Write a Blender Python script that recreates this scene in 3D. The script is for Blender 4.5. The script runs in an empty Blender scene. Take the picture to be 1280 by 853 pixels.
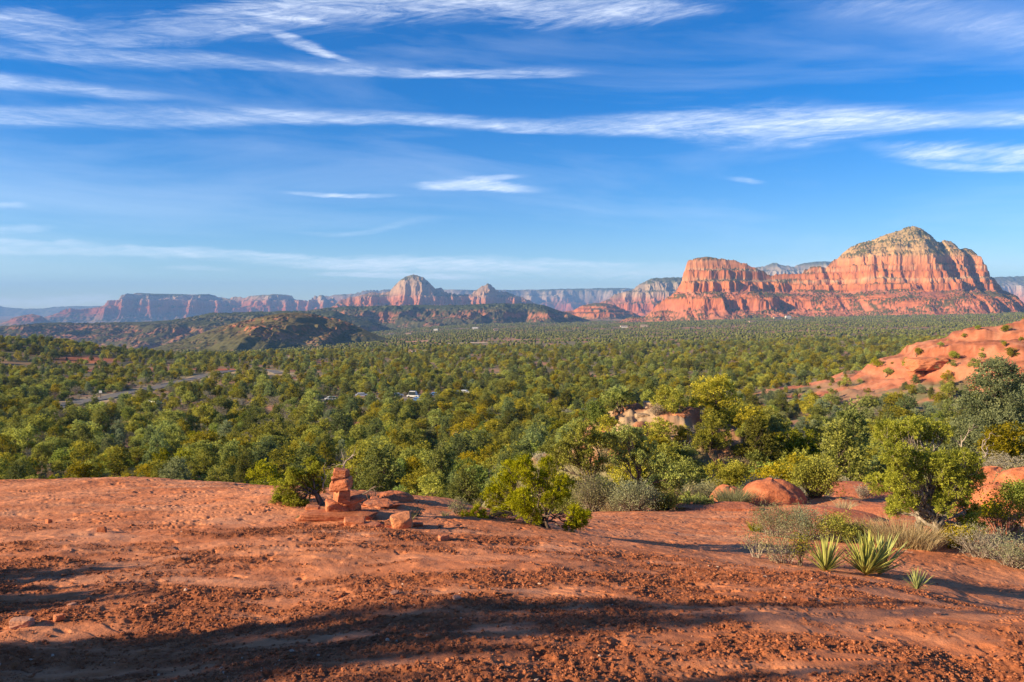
import bpy, bmesh, math, numpy as np
from mathutils import Vector, Matrix

# ------------------------------------------------------------------ camera, world, sun
SC = bpy.context.scene
COL = SC.collection
W0, H0, FPX = 1280.0, 853.0, 995.0
HOR = 385.0
EYE = 1.6
PITCH = math.atan((H0 / 2 - HOR) / FPX)
cd = bpy.data.cameras.new('camera')
cd.sensor_width = 36; cd.lens = FPX / W0 * 36; cd.clip_start = 0.05; cd.clip_end = 80000
cam = bpy.data.objects.new('camera', cd); COL.objects.link(cam)
cam.location = (0, 0, EYE); cam.rotation_euler = (math.radians(90) - PITCH, 0, 0)
SC.camera = cam
SC.view_settings.view_transform = 'Standard'
SC.view_settings.look = 'None'
SC.view_settings.gamma = 1
SC.view_settings.use_curve_mapping = False
SC.view_settings.exposure = 1.18
SC.cycles.volume_bounces = 0
SC.cycles.max_bounces = 6
SC.cycles.use_denoising = True
SC.cycles.transparent_max_bounces = 4

SUN_EL = math.radians(20)
SUN_BACK = math.radians(17)      # how far behind the camera's left shoulder the sun stands
sdir = Vector((-math.cos(SUN_BACK) * math.cos(SUN_EL), -math.sin(SUN_BACK) * math.cos(SUN_EL), math.sin(SUN_EL)))
sl = bpy.data.lights.new('sun', 'SUN'); sl.energy = 5.0; sl.angle = math.radians(0.5); sl.color = (1.0, 0.80, 0.51)
so = bpy.data.objects.new('sun', sl); COL.objects.link(so)
so.rotation_euler = sdir.to_track_quat('Z', 'Y').to_euler(); so.location = sdir * 50


def px_dir(px, py):
    v = Vector(((px - W0 / 2) / FPX, 1.0, -(py - H0 / 2) / FPX))
    v.rotate(Matrix.Rotation(-PITCH, 3, 'X'))
    return v


def zrat(py):                      # height per metre of distance along Y for a line of sight through row py
    b = -(np.asarray(py, float) - H0 / 2) / FPX
    return (b * math.cos(PITCH) - math.sin(PITCH)) / (math.cos(PITCH) + b * math.sin(PITCH))


def at(px, py, Y):
    v = px_dir(px, py); k = Y / v.y
    return Vector((v.x * k, Y, EYE + v.z * k))


def build_world():
    w = bpy.data.worlds.new('World'); SC.world = w; w.use_nodes = True
    nt = w.node_tree; N = nt.nodes; L = nt.links; N.clear()

    def nd(t, **k):
        n = N.new(t)
        for a, b in k.items(): setattr(n, a, b)
        return n

    def m(op, a, b=None, c=None, clamp=False):
        n = nd('ShaderNodeMath', operation=op, use_clamp=clamp)
        for i, v in enumerate((a, b, c)):
            if v is None: continue
            if isinstance(v, (int, float)): n.inputs[i].default_value = v
            else: L.new(v, n.inputs[i])
        return n.outputs[0]
    out = nd('ShaderNodeOutputWorld'); bg = nd('ShaderNodeBackground')
    bg.inputs['Strength'].default_value = 0.076
    sky = nd('ShaderNodeTexSky', sky_type='NISHITA', sun_disc=False)
    sky.sun_elevation = SUN_EL; sky.sun_rotation = math.atan2(sdir.x, sdir.y) % (2 * math.pi)
    sky.altitude = 1300; sky.air_density = 1.0; sky.dust_density = 0.0; sky.ozone_density = 3.5
    hs = nd('ShaderNodeHueSaturation'); hs.inputs['Saturation'].default_value = 1.42; hs.inputs['Hue'].default_value = .511; hs.inputs['Value'].default_value = 1.0
    L.new(sky.outputs[0], hs.inputs['Color'])
    tc = nd('ShaderNodeTexCoord'); sp = nd('ShaderNodeSeparateXYZ')
    L.new(tc.outputs['Generated'], sp.inputs[0])
    x, y, z = sp.outputs
    az = m('ARCTAN2', x, y)
    el = m('ARCSINE', z)
    # small wandering of the streaks
    def noise(sx, sy, scale, detail, rough=0.55, dist=0.0, off=0.0, shear=0.0):
        cb = nd('ShaderNodeCombineXYZ')
        L.new(m('MULTIPLY', m('ADD', az, off), sx), cb.inputs[0])
        L.new(m('MULTIPLY', m('ADD', el, m('MULTIPLY', az, shear)), sy), cb.inputs[1])
        cb.inputs[2].default_value = off * 7
        n = nd('ShaderNodeTexNoise'); n.inputs['Scale'].default_value = scale; n.inputs['Detail'].default_value = detail
        n.inputs['Roughness'].default_value = rough; n.inputs['Distortion'].default_value = dist
        L.new(cb.outputs[0], n.inputs['Vector'])
        return n.outputs[0]
    fib = noise(6, 55, 1.0, 10, 0.66, 1.4, 0.3, 0.03)
    fib2 = noise(9, 52, 1.0, 12, 0.68, 2.2, 1.9, -0.13)
    wob = m('SUBTRACT', noise(3, 6, 2.0, 5, 0.55, 0.0, 4.1), 0.5)
    puff = noise(20, 110, 1.0, 9, 0.68, 0.6, 2.7, 0.0)
    total = None

    def azel(px, py):
        v = px_dir(px, py).normalized()
        return math.atan2(v.x, v.y), math.asin(v.z)

    def curve(pts, lo, hi):       # pts: (px, value in lo..hi) -> float curve over azimuth
        fc = nd('ShaderNodeFloatCurve'); c = fc.mapping.curves[0]
        ps = []
        for a, v in pts: ps.append(((a + 0.75) / 1.5, (v - lo) / (hi - lo)))
        ps.sort()
        c.points[0].location = ps[0]; c.points[1].location = ps[-1]
        for p in ps[1:-1]: c.points.new(*p)
        fc.mapping.update()
        L.new(m('DIVIDE', m('ADD', az, 0.75), 1.5), fc.inputs['Value'])
        return m('MULTIPLY_ADD', fc.outputs[0], hi - lo, lo)
    # px, py, half thickness above, half thickness below, strength
    S = [
        ([(-60, 20, 26, 22, .45), (60, 45, 30, 18, .38), (250, 35, 34, 26, .6), (330, 20, 34, 40, .75), (420, 8, 30, 40, .8), (560, 0, 30, 34, .7), (700, 10, 34, 36, .6), (860, 12, 20, 16, .5), (940, 10, 8, 8, .0), (1300, 10, 8, 8, 0)], fib2, .36, .8),
        ([(-60, 25, 10, 14, .5), (40, 22, 14, 16, .65), (120, 40, 10, 8, .25), (220, 44, 8, 6, 0), (1300, 40, 8, 6, 0)], fib, .32, .85),
        ([(-60, 60, 22, 14, .45), (150, 72, 22, 14, .5), (380, 86, 22, 8, .42), (560, 94, 12, 5, .6), (680, 93, 18, 5, .55), (740, 90, 12, 5, .12), (800, 90, 10, 5, 0), (1300, 90, 10, 5, 0)], fib, .28, .9),
        ([(300, 22, 8, 10, 0), (340, 38, 14, 12, .6), (385, 58, 13, 9, .75), (425, 72, 7, 5, .6), (465, 78, 5, 4, 0)], fib2, .32, .8),
        ([(-60, 98, 13, 10, .4), (80, 110, 13, 11, .38), (180, 120, 9, 8, .22), (250, 122, 5, 5, 0), (1300, 120, 5, 5, 0)], fib, .2, .75),
        ([(-60, 144, 18, 18, .45), (200, 146, 18, 20, .42), (420, 148, 14, 12, .55), (620, 158, 16, 10, .6), (800, 162, 28, 14, .6), (930, 158, 42, 34, .8), (1080, 152, 24, 26, .85), (1220, 150, 16, 14, .75), (1340, 146, 14, 12, .7)], fib, .3, .82),
        ([(1040, 175, 5, 10, 0), (1130, 188, 16, 22, .55), (1230, 190, 18, 20, .8), (1340, 192, 18, 20, .8)], fib2, .34, .8),
        ([(1090, 200, 4, 4, .0), (1180, 207, 7, 7, .6), (1340, 208, 7, 8, .75)], fib, .2, .7),
        ([(-60, 306, 9, 12, .7), (100, 312, 9, 10, .75), (250, 318, 11, 12, .8), (400, 328, 12, 16, .7), (520, 328, 16, 20, .65), (680, 334, 16, 20, .55), (840, 338, 16, 22, .45), (1000, 335, 12, 16, .3), (1300, 330, 8, 8, .1)], puff, .34, .66),
        ([(-60, 255, 4, 6, .45), (20, 255, 5, 6, .4), (45, 256, 4, 4, 0), (1300, 256, 4, 4, 0)], puff, .3, .7),
        ([(-60, 285, 6, 6, .35), (40, 284, 8, 8, .4), (80, 284, 4, 4, 0), (1300, 284, 4, 4, .0)], puff, .42, .7),
        ([(340, 240, 3, 3, 0), (410, 245, 5, 5, .75), (480, 245, 5, 5, .45), (520, 244, 3, 3, 0)], puff, .4, .72),
        ([(495, 232, 3, 3, 0), (530, 233, 9, 7, .5), (580, 231, 13, 9, .75), (650, 236, 9, 8, .5), (705, 236, 3, 3, 0)], fib2, .34, .7),
        ([(560, 222, 3, 3, 0), (610, 224, 8, 5, .5), (670, 220, 3, 3, 0)], fib2, .36, .7),
        ([(-60, 300, 6, 6, .7), (60, 304, 8, 6, .75), (110, 306, 6, 5, .5), (160, 310, 3, 3, 0)], puff, .34, .64),
        ([(380, 345, 3, 3, 0), (440, 344, 7, 5, .7), (560, 346, 8, 6, .6), (640, 350, 3, 3, 0)], puff, .34, .64),
        ([(180, 336, 3, 3, 0), (240, 337, 5, 4, .6), (310, 340, 3, 3, 0)], puff, .34, .66),
        ([(900, 223, 3, 3, 0), (930, 225, 5, 5, .4), (960, 226, 3, 3, 0)], puff, .2, .7),
        ([(-60, 378, 12, 9, .75), (60, 378, 12, 9, .7), (130, 374, 10, 8, .6), (165, 376, 8, 8, .0), (1300, 376, 8, 8, .0)], puff, .2, .7),
        ([(330, 290, 3, 4, 0), (450, 290, 6, 5, .25), (520, 275, 7, 7, .2), (580, 270, 3, 3, 0)], fib, .2, .8),
        ([(840, 160, 5, 5, 0), (950, 330, 8, 8, 0), (1100, 60, 3, 3, 0)], fib, .2, .8),
        ([(980, 10, 20, 20, .0), (1120, 12, 30, 25, .3), (1340, 40, 40, 40, .25)], fib2, .3, .9),
    ]
    for pts, ns, n0, n1 in S:
        P = [(azel(px, py), tu, td, s) for px, py, tu, td, s in pts]
        if P[0][0][0] > -0.74: P = [((-0.74, P[0][0][1]), P[0][1], P[0][2], P[0][3])] + P
        if P[-1][0][0] < 0.74: P = P + [((0.74, P[-1][0][1]), P[-1][1], P[-1][2], P[-1][3])]
        c = curve([(a[0], a[1]) for a, _, _, _ in P], -0.1, 0.45)
        tu = curve([(a[0], u / FPX) for a, u, _, _ in P], 0, 0.06)
        td = curve([(a[0], d / FPX) for a, _, d, _ in P], 0, 0.06)
        s = curve([(a[0], st) for a, _, _, st in P], 0, 1)
        dd = m('SUBTRACT', m('MULTIPLY_ADD', wob, 0.014, el), c)
        up = m('DIVIDE', dd, tu); dn = m('DIVIDE', m('MULTIPLY', dd, -1.0), td)
        r = m('MAXIMUM', up, dn)
        k = nd('ShaderNodeMapRange', interpolation_type='SMOOTHERSTEP')
        L.new(r, k.inputs[0]); k.inputs[1].default_value = 1.25; k.inputs[2].default_value = 0.0
        q = nd('ShaderNodeMapRange', interpolation_type='SMOOTHSTEP')
        # the fibres break the streak up more at its rim than in its core
        L.new(m('ADD', ns, m('MULTIPLY', m('SUBTRACT', k.outputs[0], .55), .42)), q.inputs[0])
        q.inputs[1].default_value = n0; q.inputs[2].default_value = n1
        v = m('MULTIPLY', m('MULTIPLY', k.outputs[0], q.outputs[0]), s, clamp=True)
        total = v if total is None else m('MAXIMUM', total, v)
    # a thin uneven veil everywhere
    veil = m('MULTIPLY', m('SUBTRACT', noise(2.0, 14, 1.0, 8, 0.6, 0.5, 8.8, 0.05), 0.47, clamp=True), 0.55)
    fine = nd('ShaderNodeMapRange'); L.new(m('ADD', noise(22, 190, 1.0, 8, 0.7, 1.2, 3.3, -0.12), m('MULTIPLY', noise(9, 60, 1.0, 8, 0.7, 2.0, 5.3, 0.1), .6)), fine.inputs[0])
    fine.inputs[1].default_value = .62; fine.inputs[2].default_value = 1.0; fine.inputs[3].default_value = .38; fine.inputs[4].default_value = .98
    patch = nd('ShaderNodeMapRange', interpolation_type='SMOOTHSTEP'); L.new(noise(4.5, 26, 1.0, 6, 0.6, 0.9, 6.1, 0.02), patch.inputs[0])
    patch.inputs[1].default_value = .36; patch.inputs[2].default_value = .62; patch.inputs[3].default_value = .42; patch.inputs[4].default_value = 1.05
    total = m('ADD', m('MULTIPLY', m('MULTIPLY', total, patch.outputs[0]), fine.outputs[0]), veil, clamp=True)
    mix = nd('ShaderNodeMix', data_type='RGBA'); L.new(total, mix.inputs[0])
    L.new(hs.outputs[0], mix.inputs[6]); mix.inputs[7].default_value = (8.2, 8.6, 9.2, 1)
    L.new(mix.outputs[2], bg.inputs['Color']); L.new(bg.outputs[0], out.inputs['Surface'])
    w.cycles.sampling_method = 'MANUAL'; w.cycles.sample_map_resolution = 512


build_world()

# ------------------------------------------------------------------ numpy noise
_rs = np.random.RandomState(7)
_perm = np.concatenate([_rs.permutation(256)] * 3).astype(np.int32)
_ga = _rs.rand(256) * 2 * np.pi
_gx, _gy = np.cos(_ga), np.sin(_ga)


def pn(x, y, seed=0):              # gradient noise about -0.7..0.7
    x = np.asarray(x, float) + seed * 17.13; y = np.asarray(y, float) - seed * 9.71
    xi = np.floor(x).astype(np.int64); yi = np.floor(y).astype(np.int64)
    xf = x - xi; yf = y - yi
    u = xf * xf * xf * (xf * (xf * 6 - 15) + 10); v = yf * yf * yf * (yf * (yf * 6 - 15) + 10)
    xi &= 255; yi &= 255

    def g(ix, iy, dx, dy):
        h = _perm[_perm[ix & 255] + (iy & 255)]
        return _gx[h] * dx + _gy[h] * dy
    a = g(xi, yi, xf, yf); b = g(xi + 1, yi, xf - 1, yf)
    c = g(xi, yi + 1, xf, yf - 1); d = g(xi + 1, yi + 1, xf - 1, yf - 1)
    a = a + u * (b - a); c = c + u * (d - c)
    return a + v * (c - a)


def fbm(x, y, oct=4, seed=0, gain=0.5, lac=2.03):
    s = 0; a = 1
    for i in range(oct):
        s = s + a * pn(x, y, seed + i * 3.7); x = x * lac; y = y * lac; a *= gain
    return s


def ridged(x, y, oct=4, seed=0):
    s = 0; a = 1; t = 0
    for i in range(oct):
        s = s + a * (1 - 2.2 * np.abs(pn(x, y, seed + i * 5.3))); t += a; x = x * 2.1; y = y * 2.1; a *= 0.5
    return s / t


def ss(a, b, x):
    t = np.clip((x - a) / (b - a), 0, 1); return t * t * (3 - 2 * t)


def lerp(a, b, t):
    return a + (b - a) * t


def mixc(a, b, t):
    return np.asarray(a) + (np.asarray(b) - np.asarray(a)) * np.asarray(t)[..., None]


# ------------------------------------------------------------------ mesh helpers
def set_props(o, label=None, cat=None, group=None, kind=None):
    if label: o['label'] = label
    if cat: o['category'] = cat
    if group: o['group'] = group
    if kind: o['kind'] = kind
    return o


def np_mesh(name, V, faces, mat=None, smooth=False, col=None, var=None):
    """faces: list of (n,k) int arrays"""
    me = bpy.data.meshes.new(name)
    V = np.ascontiguousarray(V, np.float32)
    me.vertices.add(len(V)); me.vertices.foreach_set('co', V.ravel())
    loops = np.concatenate([f.ravel() for f in faces]).astype(np.int32) if faces else np.zeros(0, np.int32)
    cnt = np.concatenate([np.full(len(f), f.shape[1], np.int32) for f in faces]) if faces else np.zeros(0, np.int32)
    if len(loops):
        me.loops.add(len(loops)); me.loops.foreach_set('vertex_index', loops)
        me.polygons.add(len(cnt))
        st = np.concatenate([[0], np.cumsum(cnt)[:-1]]).astype(np.int32)
        me.polygons.foreach_set('loop_start', st)
        if smooth: me.polygons.foreach_set('use_smooth', np.ones(len(cnt), bool))
        else: me.polygons.foreach_set('use_smooth', np.zeros(len(cnt), bool))
    me.update(calc_edges=True)
    if col is not None:
        a = me.attributes.new('Col', 'FLOAT_COLOR', 'POINT')
        c = np.ones((len(V), 4), np.float32); c[:, :col.shape[1]] = col
        a.data.foreach_set('color', c.ravel())
    if var is not None:
        a = me.attributes.new('var', 'FLOAT', 'POINT'); a.data.foreach_set('value', np.ascontiguousarray(var, np.float32))
    if mat: me.materials.append(mat)
    return me


def link(name, me, parent=None, loc=None, rot=None, scale=None):
    o = bpy.data.objects.new(name, me); COL.objects.link(o)
    if parent: o.parent = parent
    if loc is not None: o.location = loc
    if rot is not None: o.rotation_euler = rot
    if scale is not None: o.scale = scale
    return o


def thing(name, loc, label, cat, group=None, rz=0):
    o = bpy.data.objects.new(name, None); COL.objects.link(o)
    o.location = loc; o.rotation_euler = (0, 0, rz); o.empty_display_size = .2
    return set_props(o, label, cat, group)


def grid_faces(nr, nc, wrap=False):
    r = np.arange(nr - 1)[:, None]; c = np.arange(nc if wrap else nc - 1)[None]
    c2 = (c + 1) % nc
    return np.stack([r * nc + c, r * nc + c2, (r + 1) * nc + c2, (r + 1) * nc + c], -1).reshape(-1, 4)


class Geo:
    def __init__(s): s.V = []; s.F = {}; s.n = 0; s.var = []

    def add(s, V, F, var=0.5):
        V = np.asarray(V, float).reshape(-1, 3)
        F = np.asarray(F, int)
        s.F.setdefault(F.shape[1], []).append(F + s.n); s.V.append(V); s.n += len(V)
        s.var.append(np.broadcast_to(np.asarray(var, float), (len(V),)))

    def mesh(s, name, mat, smooth=False):
        return np_mesh(name, np.concatenate(s.V), [np.concatenate(f) for f in s.F.values()], mat, smooth, var=np.concatenate(s.var))


def tube(g, pts, rad, sides=6, var=.5, seed=None):
    pts = np.asarray(pts, float); n = len(pts)
    rad = np.broadcast_to(np.asarray(rad, float), (n,))
    t = np.gradient(pts, axis=0); t /= np.linalg.norm(t, axis=1)[:, None] + 1e-9
    up = np.array([0.13, 0.07, 1.0]) if abs(t[0][2]) < .8 else np.array([1.0, .1, .05])
    a = np.cross(t, up); a /= np.linalg.norm(a, axis=1)[:, None] + 1e-9
    b = np.cross(t, a)
    th = np.arange(sides) / sides * 2 * np.pi
    ring = np.cos(th)[None, :, None] * a[:, None] + np.sin(th)[None, :, None] * b[:, None]
    rr = rad[:, None] * np.ones(sides)[None]
    if seed is not None:
        rs = np.random.RandomState(seed); rr = rr * (1 + .28 * (rs.rand(1, sides) - .5) + .2 * (rs.rand(n, sides) - .5))
    V = pts[:, None] + ring * rr[:, :, None]
    g.add(V, grid_faces(n, sides, True), var)
    g.add([pts[-1] + t[-1] * rad[-1]], np.zeros((0, 4), int), var)


# ------------------------------------------------------------------ materials
def mat_new(name):
    m = bpy.data.materials.new(name); m.use_nodes = True
    nt = m.node_tree; nt.nodes.clear()
    o = nt.nodes.new('ShaderNodeOutputMaterial')
    return m, nt, nt.nodes, nt.links, o


def leaf_mat(name, dark, light, dry=None, trans=.35, rnd=.35, huejit=.03):
    m, nt, N, L, o = mat_new(name)
    at_ = N.new('ShaderNodeAttribute'); at_.attribute_name = 'var'
    mx = N.new('ShaderNodeMix'); mx.data_type = 'RGBA'; L.new(at_.outputs['Fac'], mx.inputs[0])
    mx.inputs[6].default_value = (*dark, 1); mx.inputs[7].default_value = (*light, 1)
    oi = N.new('ShaderNodeObjectInfo')
    hs = N.new('ShaderNodeHueSaturation'); L.new(mx.outputs[2], hs.inputs['Color'])
    r1 = N.new('ShaderNodeMapRange'); L.new(oi.outputs['Random'], r1.inputs[0])
    r1.inputs[3].default_value = 1 - rnd; r1.inputs[4].default_value = 1 + rnd; L.new(r1.outputs[0], hs.inputs['Value'])
    mm = N.new('ShaderNodeMath'); mm.operation = 'MULTIPLY'; L.new(oi.outputs['Random'], mm.inputs[0]); mm.inputs[1].default_value = 7.31
    fr = N.new('ShaderNodeMath'); fr.operation = 'FRACT'; L.new(mm.outputs[0], fr.inputs[0])
    r2 = N.new('ShaderNodeMapRange'); L.new(fr.outputs[0], r2.inputs[0])
    r2.inputs[3].default_value = .5 - huejit; r2.inputs[4].default_value = .5 + huejit; L.new(r2.outputs[0], hs.inputs['Hue'])
    r3 = N.new('ShaderNodeMapRange'); L.new(fr.outputs[0], r3.inputs[0])
    r3.inputs[3].default_value = 1.05; r3.inputs[4].default_value = .8; L.new(r3.outputs[0], hs.inputs['Saturation'])
    d = N.new('ShaderNodeBsdfDiffuse'); L.new(hs.outputs[0], d.inputs[0])
    t = N.new('ShaderNodeBsdfTranslucent'); L.new(hs.outputs[0], t.inputs[0])
    ms = N.new('ShaderNodeMixShader'); ms.inputs[0].default_value = trans
    L.new(d.outputs[0], ms.inputs[1]); L.new(t.outputs[0], ms.inputs[2])
    L.new(ms.outputs[0], o.inputs[0])
    return m


def bark_mat(name, c1, c2, scale=30):
    m, nt, N, L, o = mat_new(name)
    tc = N.new('ShaderNodeTexCoord'); mp = N.new('ShaderNodeMapping'); mp.inputs['Scale'].default_value = (1, 1, .18)
    L.new(tc.outputs['Object'], mp.inputs[0])
    n = N.new('ShaderNodeTexNoise'); n.inputs['Scale'].default_value = scale; n.inputs['Detail'].default_value = 6
    L.new(mp.outputs[0], n.inputs['Vector'])
    cr = N.new('ShaderNodeValToRGB'); cr.color_ramp.elements[0].position = .35; cr.color_ramp.elements[1].position = .68
    cr.color_ramp.elements[0].color = (*c1, 1); cr.color_ramp.elements[1].color = (*c2, 1)
    L.new(n.outputs[0], cr.inputs[0])
    b = N.new('ShaderNodeBsdfDiffuse'); L.new(cr.outputs[0], b.inputs[0])
    bp = N.new('ShaderNodeBump'); bp.inputs['Strength'].default_value = .6; bp.inputs['Distance'].default_value = .01
    L.new(n.outputs[0], bp.inputs['Height']); L.new(bp.outputs[0], b.inputs['Normal'])
    L.new(b.outputs[0], o.inputs[0])
    return m


def stone_mat(name, c1, c2, c3, scale=9, bump=.012, objrnd=.15):
    m, nt, N, L, o = mat_new(name)
    tc = N.new('ShaderNodeTexCoord')
    n = N.new('ShaderNodeTexNoise'); n.inputs['Scale'].default_value = scale; n.inputs['Detail'].default_value = 8; n.inputs['Roughness'].default_value = .65
    mp = N.new('ShaderNodeMapping'); mp.inputs['Scale'].default_value = (1, 1, 2.6)
    L.new(tc.outputs['Object'], mp.inputs[0]); L.new(mp.outputs[0], n.inputs['Vector'])
    cr = N.new('ShaderNodeValToRGB'); e = cr.color_ramp.elements
    e[0].position = .3; e[0].color = (*c1, 1); e[1].position = .72; e[1].color = (*c3, 1)
    k = e.new(.5); k.color = (*c2, 1)
    L.new(n.outputs[0], cr.inputs[0])
    oi = N.new('ShaderNodeObjectInfo'); r1 = N.new('ShaderNodeMapRange'); L.new(oi.outputs['Random'], r1.inputs[0])
    r1.inputs[3].default_value = 1 - objrnd; r1.inputs[4].default_value = 1 + objrnd
    hs = N.new('ShaderNodeHueSaturation'); L.new(cr.outputs[0], hs.inputs['Color']); L.new(r1.outputs[0], hs.inputs['Value'])
    n2 = N.new('ShaderNodeTexNoise'); n2.inputs['Scale'].default_value = scale * 6; n2.inputs['Detail'].default_value = 6
    L.new(tc.outputs['Object'], n2.inputs['Vector'])
    ad = N.new('ShaderNodeMath'); ad.operation = 'MULTIPLY_ADD'; L.new(n2.outputs[0], ad.inputs[0]); ad.inputs[1].default_value = .4; L.new(n.outputs[0], ad.inputs[2])
    bp = N.new('ShaderNodeBump'); bp.inputs['Strength'].default_value = .8; bp.inputs['Distance'].default_value = bump
    L.new(ad.outputs[0], bp.inputs['Height'])
    b = N.new('ShaderNodeBsdfPrincipled'); b.inputs['Roughness'].default_value = .85; b.inputs['Specular IOR Level'].default_value = .2
    L.new(hs.outputs[0], b.inputs['Base Color']); L.new(bp.outputs[0], b.inputs['Normal']); L.new(b.outputs[0], o.inputs[0])
    return m


def flat_mat(name, c, rough=.6, spec=.4, metal=0):
    m, nt, N, L, o = mat_new(name)
    b = N.new('ShaderNodeBsdfPrincipled'); b.inputs['Roughness'].default_value = rough
    n = N.new('ShaderNodeTexNoise'); n.inputs['Scale'].default_value = 3; n.inputs['Detail'].default_value = 5
    mr = N.new('ShaderNodeMapRange'); L.new(n.outputs[0], mr.inputs[0]); mr.inputs[3].default_value = .85; mr.inputs[4].default_value = 1.12
    hs = N.new('ShaderNodeHueSaturation'); hs.inputs['Color'].default_value = (*c, 1); L.new(mr.outputs[0], hs.inputs['Value'])
    L.new(hs.outputs[0], b.inputs['Base Color'])
    b.inputs['Specular IOR Level'].default_value = spec; b.inputs['Metallic'].default_value = metal
    L.new(b.outputs[0], o.inputs[0]); return m


def ground_mat():
    m, nt, N, L, o = mat_new('ground')
    a = N.new('ShaderNodeAttribute'); a.attribute_name = 'Col'
    tc = N.new('ShaderNodeTexCoord')

    def noise(s, d=8, r=.6, sc=(1, 1, 1)):
        mp = N.new('ShaderNodeMapping'); mp.inputs['Scale'].default_value = sc; L.new(tc.outputs['Object'], mp.inputs[0])
        n = N.new('ShaderNodeTexNoise'); n.inputs['Scale'].default_value = s; n.inputs['Detail'].default_value = d; n.inputs['Roughness'].default_value = r
        L.new(mp.outputs[0], n.inputs['Vector']); return n.outputs[0]
    n1 = noise(14, 10, .7); n2 = noise(90, 6, .6); n3 = noise(1.3, 6)
    s = N.new('ShaderNodeMath'); s.operation = 'MULTIPLY_ADD'; L.new(n1, s.inputs[0]); s.inputs[1].default_value = .9; L.new(n3, s.inputs[2])
    mr = N.new('ShaderNodeMapRange'); L.new(s.outputs[0], mr.inputs[0]); mr.inputs[1].default_value = .55; mr.inputs[2].default_value = 1.35
    mr.inputs[3].default_value = .72; mr.inputs[4].default_value = 1.25
    hs = N.new('ShaderNodeHueSaturation'); L.new(a.outputs['Color'], hs.inputs['Color']); L.new(mr.outputs[0], hs.inputs['Value'])
    ad = N.new('ShaderNodeMath'); ad.operation = 'MULTIPLY_ADD'; L.new(n2, ad.inputs[0]); ad.inputs[1].default_value = .35; L.new(n1, ad.inputs[2])
    bp = N.new('ShaderNodeBump'); bp.inputs['Strength'].default_value = .55; bp.inputs['Distance'].default_value = .025
    L.new(ad.outputs[0], bp.inputs['Height'])
    b = N.new('ShaderNodeBsdfPrincipled'); b.inputs['Roughness'].default_value = .9; b.inputs['Specular IOR Level'].default_value = .15
    L.new(hs.outputs[0], b.inputs['Base Color']); L.new(bp.outputs[0], b.inputs['Normal']); L.new(b.outputs[0], o.inputs[0])
    return m


def rockface_mat(name='mountain_rock', sc=.05, amt=.18):
    m, nt, N, L, o = mat_new(name)
    a = N.new('ShaderNodeAttribute'); a.attribute_name = 'Col'
    tc = N.new('ShaderNodeTexCoord'); n = N.new('ShaderNodeTexNoise'); n.inputs['Scale'].default_value = sc; n.inputs['Detail'].default_value = 8
    n.inputs['Roughness'].default_value = .65
    L.new(tc.outputs['Object'], n.inputs['Vector'])
    mr = N.new('ShaderNodeMapRange'); L.new(n.outputs[0], mr.inputs[0]); mr.inputs[1].default_value = .3; mr.inputs[2].default_value = .7
    mr.inputs[3].default_value = 1 - amt; mr.inputs[4].default_value = 1 + amt
    hs = N.new('ShaderNodeHueSaturation'); L.new(a.outputs['Color'], hs.inputs['Color']); L.new(mr.outputs[0], hs.inputs['Value'])
    b = N.new('ShaderNodeBsdfDiffuse'); L.new(hs.outputs[0], b.inputs[0]); L.new(b.outputs[0], o.inputs[0])
    return m


# ------------------------------------------------------------------ terrain height
TY = np.array([0.4, 2, 3.4, 4.5, 5.5, 7, 8, 9, 11, 14, 18, 25, 35, 60, 80, 140, 240, 420, 750, 1400, 2600, 3600, 6000, 9000, 20000])
TP = np.array([0, 200, 400, 560, 740, 860, 1000, 1140, 1280])
NEAR = np.array([  # heights, Y = 0.4 .. 60
    [0.05, 0.05, 0, -.05, -.13, -.30, -.41, -.53, -.76, -1.6, -3.5, -7.5, -10.5, -14.0],
    [0.05, 0.05, 0, -.05, -.13, -.28, -.38, -.49, -.70, -1.6, -3.5, -7.5, -10.5, -14.0],
    [0.05, 0.05, 0, -.05, -.12, -.26, -.33, -.41, -.95, -1.9, -3.6, -7.0, -10.0, -13.5],
    [0.05, 0.05, 0, -.05, -.13, -.31, -.40, -.54, -1.2, -2.2, -3.8, -6.5, -9.5, -13.0],
    [0.05, 0.05, 0, -.06, -.17, -.42, -.72, -1.0, -1.35, -1.97, -3.2, -5.5, -7.5, -10.5],
    [0.05, 0.05, 0, -.08, -.24, -.55, -.85, -1.12, -1.45, -2.0, -2.9, -4.8, -7.0, -10.0],
    [0.05, 0.05, -.01, -.11, -.23, -.72, -.95, -1.12, -1.5, -2.0, -2.65, -4.4, -7.5, -11.0],
    [0.05, 0.05, -.02, -.10, -.36, -.80, -.98, -1.15, -1.5, -2.05, -2.75, -4.2, -7.0, -10.5],
    [0.05, 0.04, -.02, -.12, -.62, -1.07, -1.2, -1.3, -1.55, -1.8, -2.3, -3.6, -6.0, -9.5]])
FARP = np.array([  # picture rows, Y = 80 .. 20000
    [603, 548, 507, 472, 449, 440, 437, 430, 410, 402, 392],
    [603, 548, 507, 472, 449, 440, 437, 430, 410, 402, 392],
    [603, 550, 507, 472, 446, 434, 426, 416, 400, 395, 391],
    [603, 550, 507, 470, 443, 426, 412, 406, 398, 395, 391],
    [600, 545, 500, 465, 440, 424, 410, 403, 396, 394, 391],
    [595, 540, 498, 463, 438, 420, 405, 399, 394, 393, 391],
    [592, 538, 495, 460, 434, 416, 400, 394, 392, 392, 391],
    [588, 533, 490, 458, 432, 413, 397, 391, 391, 391, 391],
    [582, 528, 488, 456, 430, 410, 393, 388, 389, 390, 391]])
_TZ = np.concatenate([NEAR, EYE + TY[14:][None] * zrat(FARP)], 1)
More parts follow.
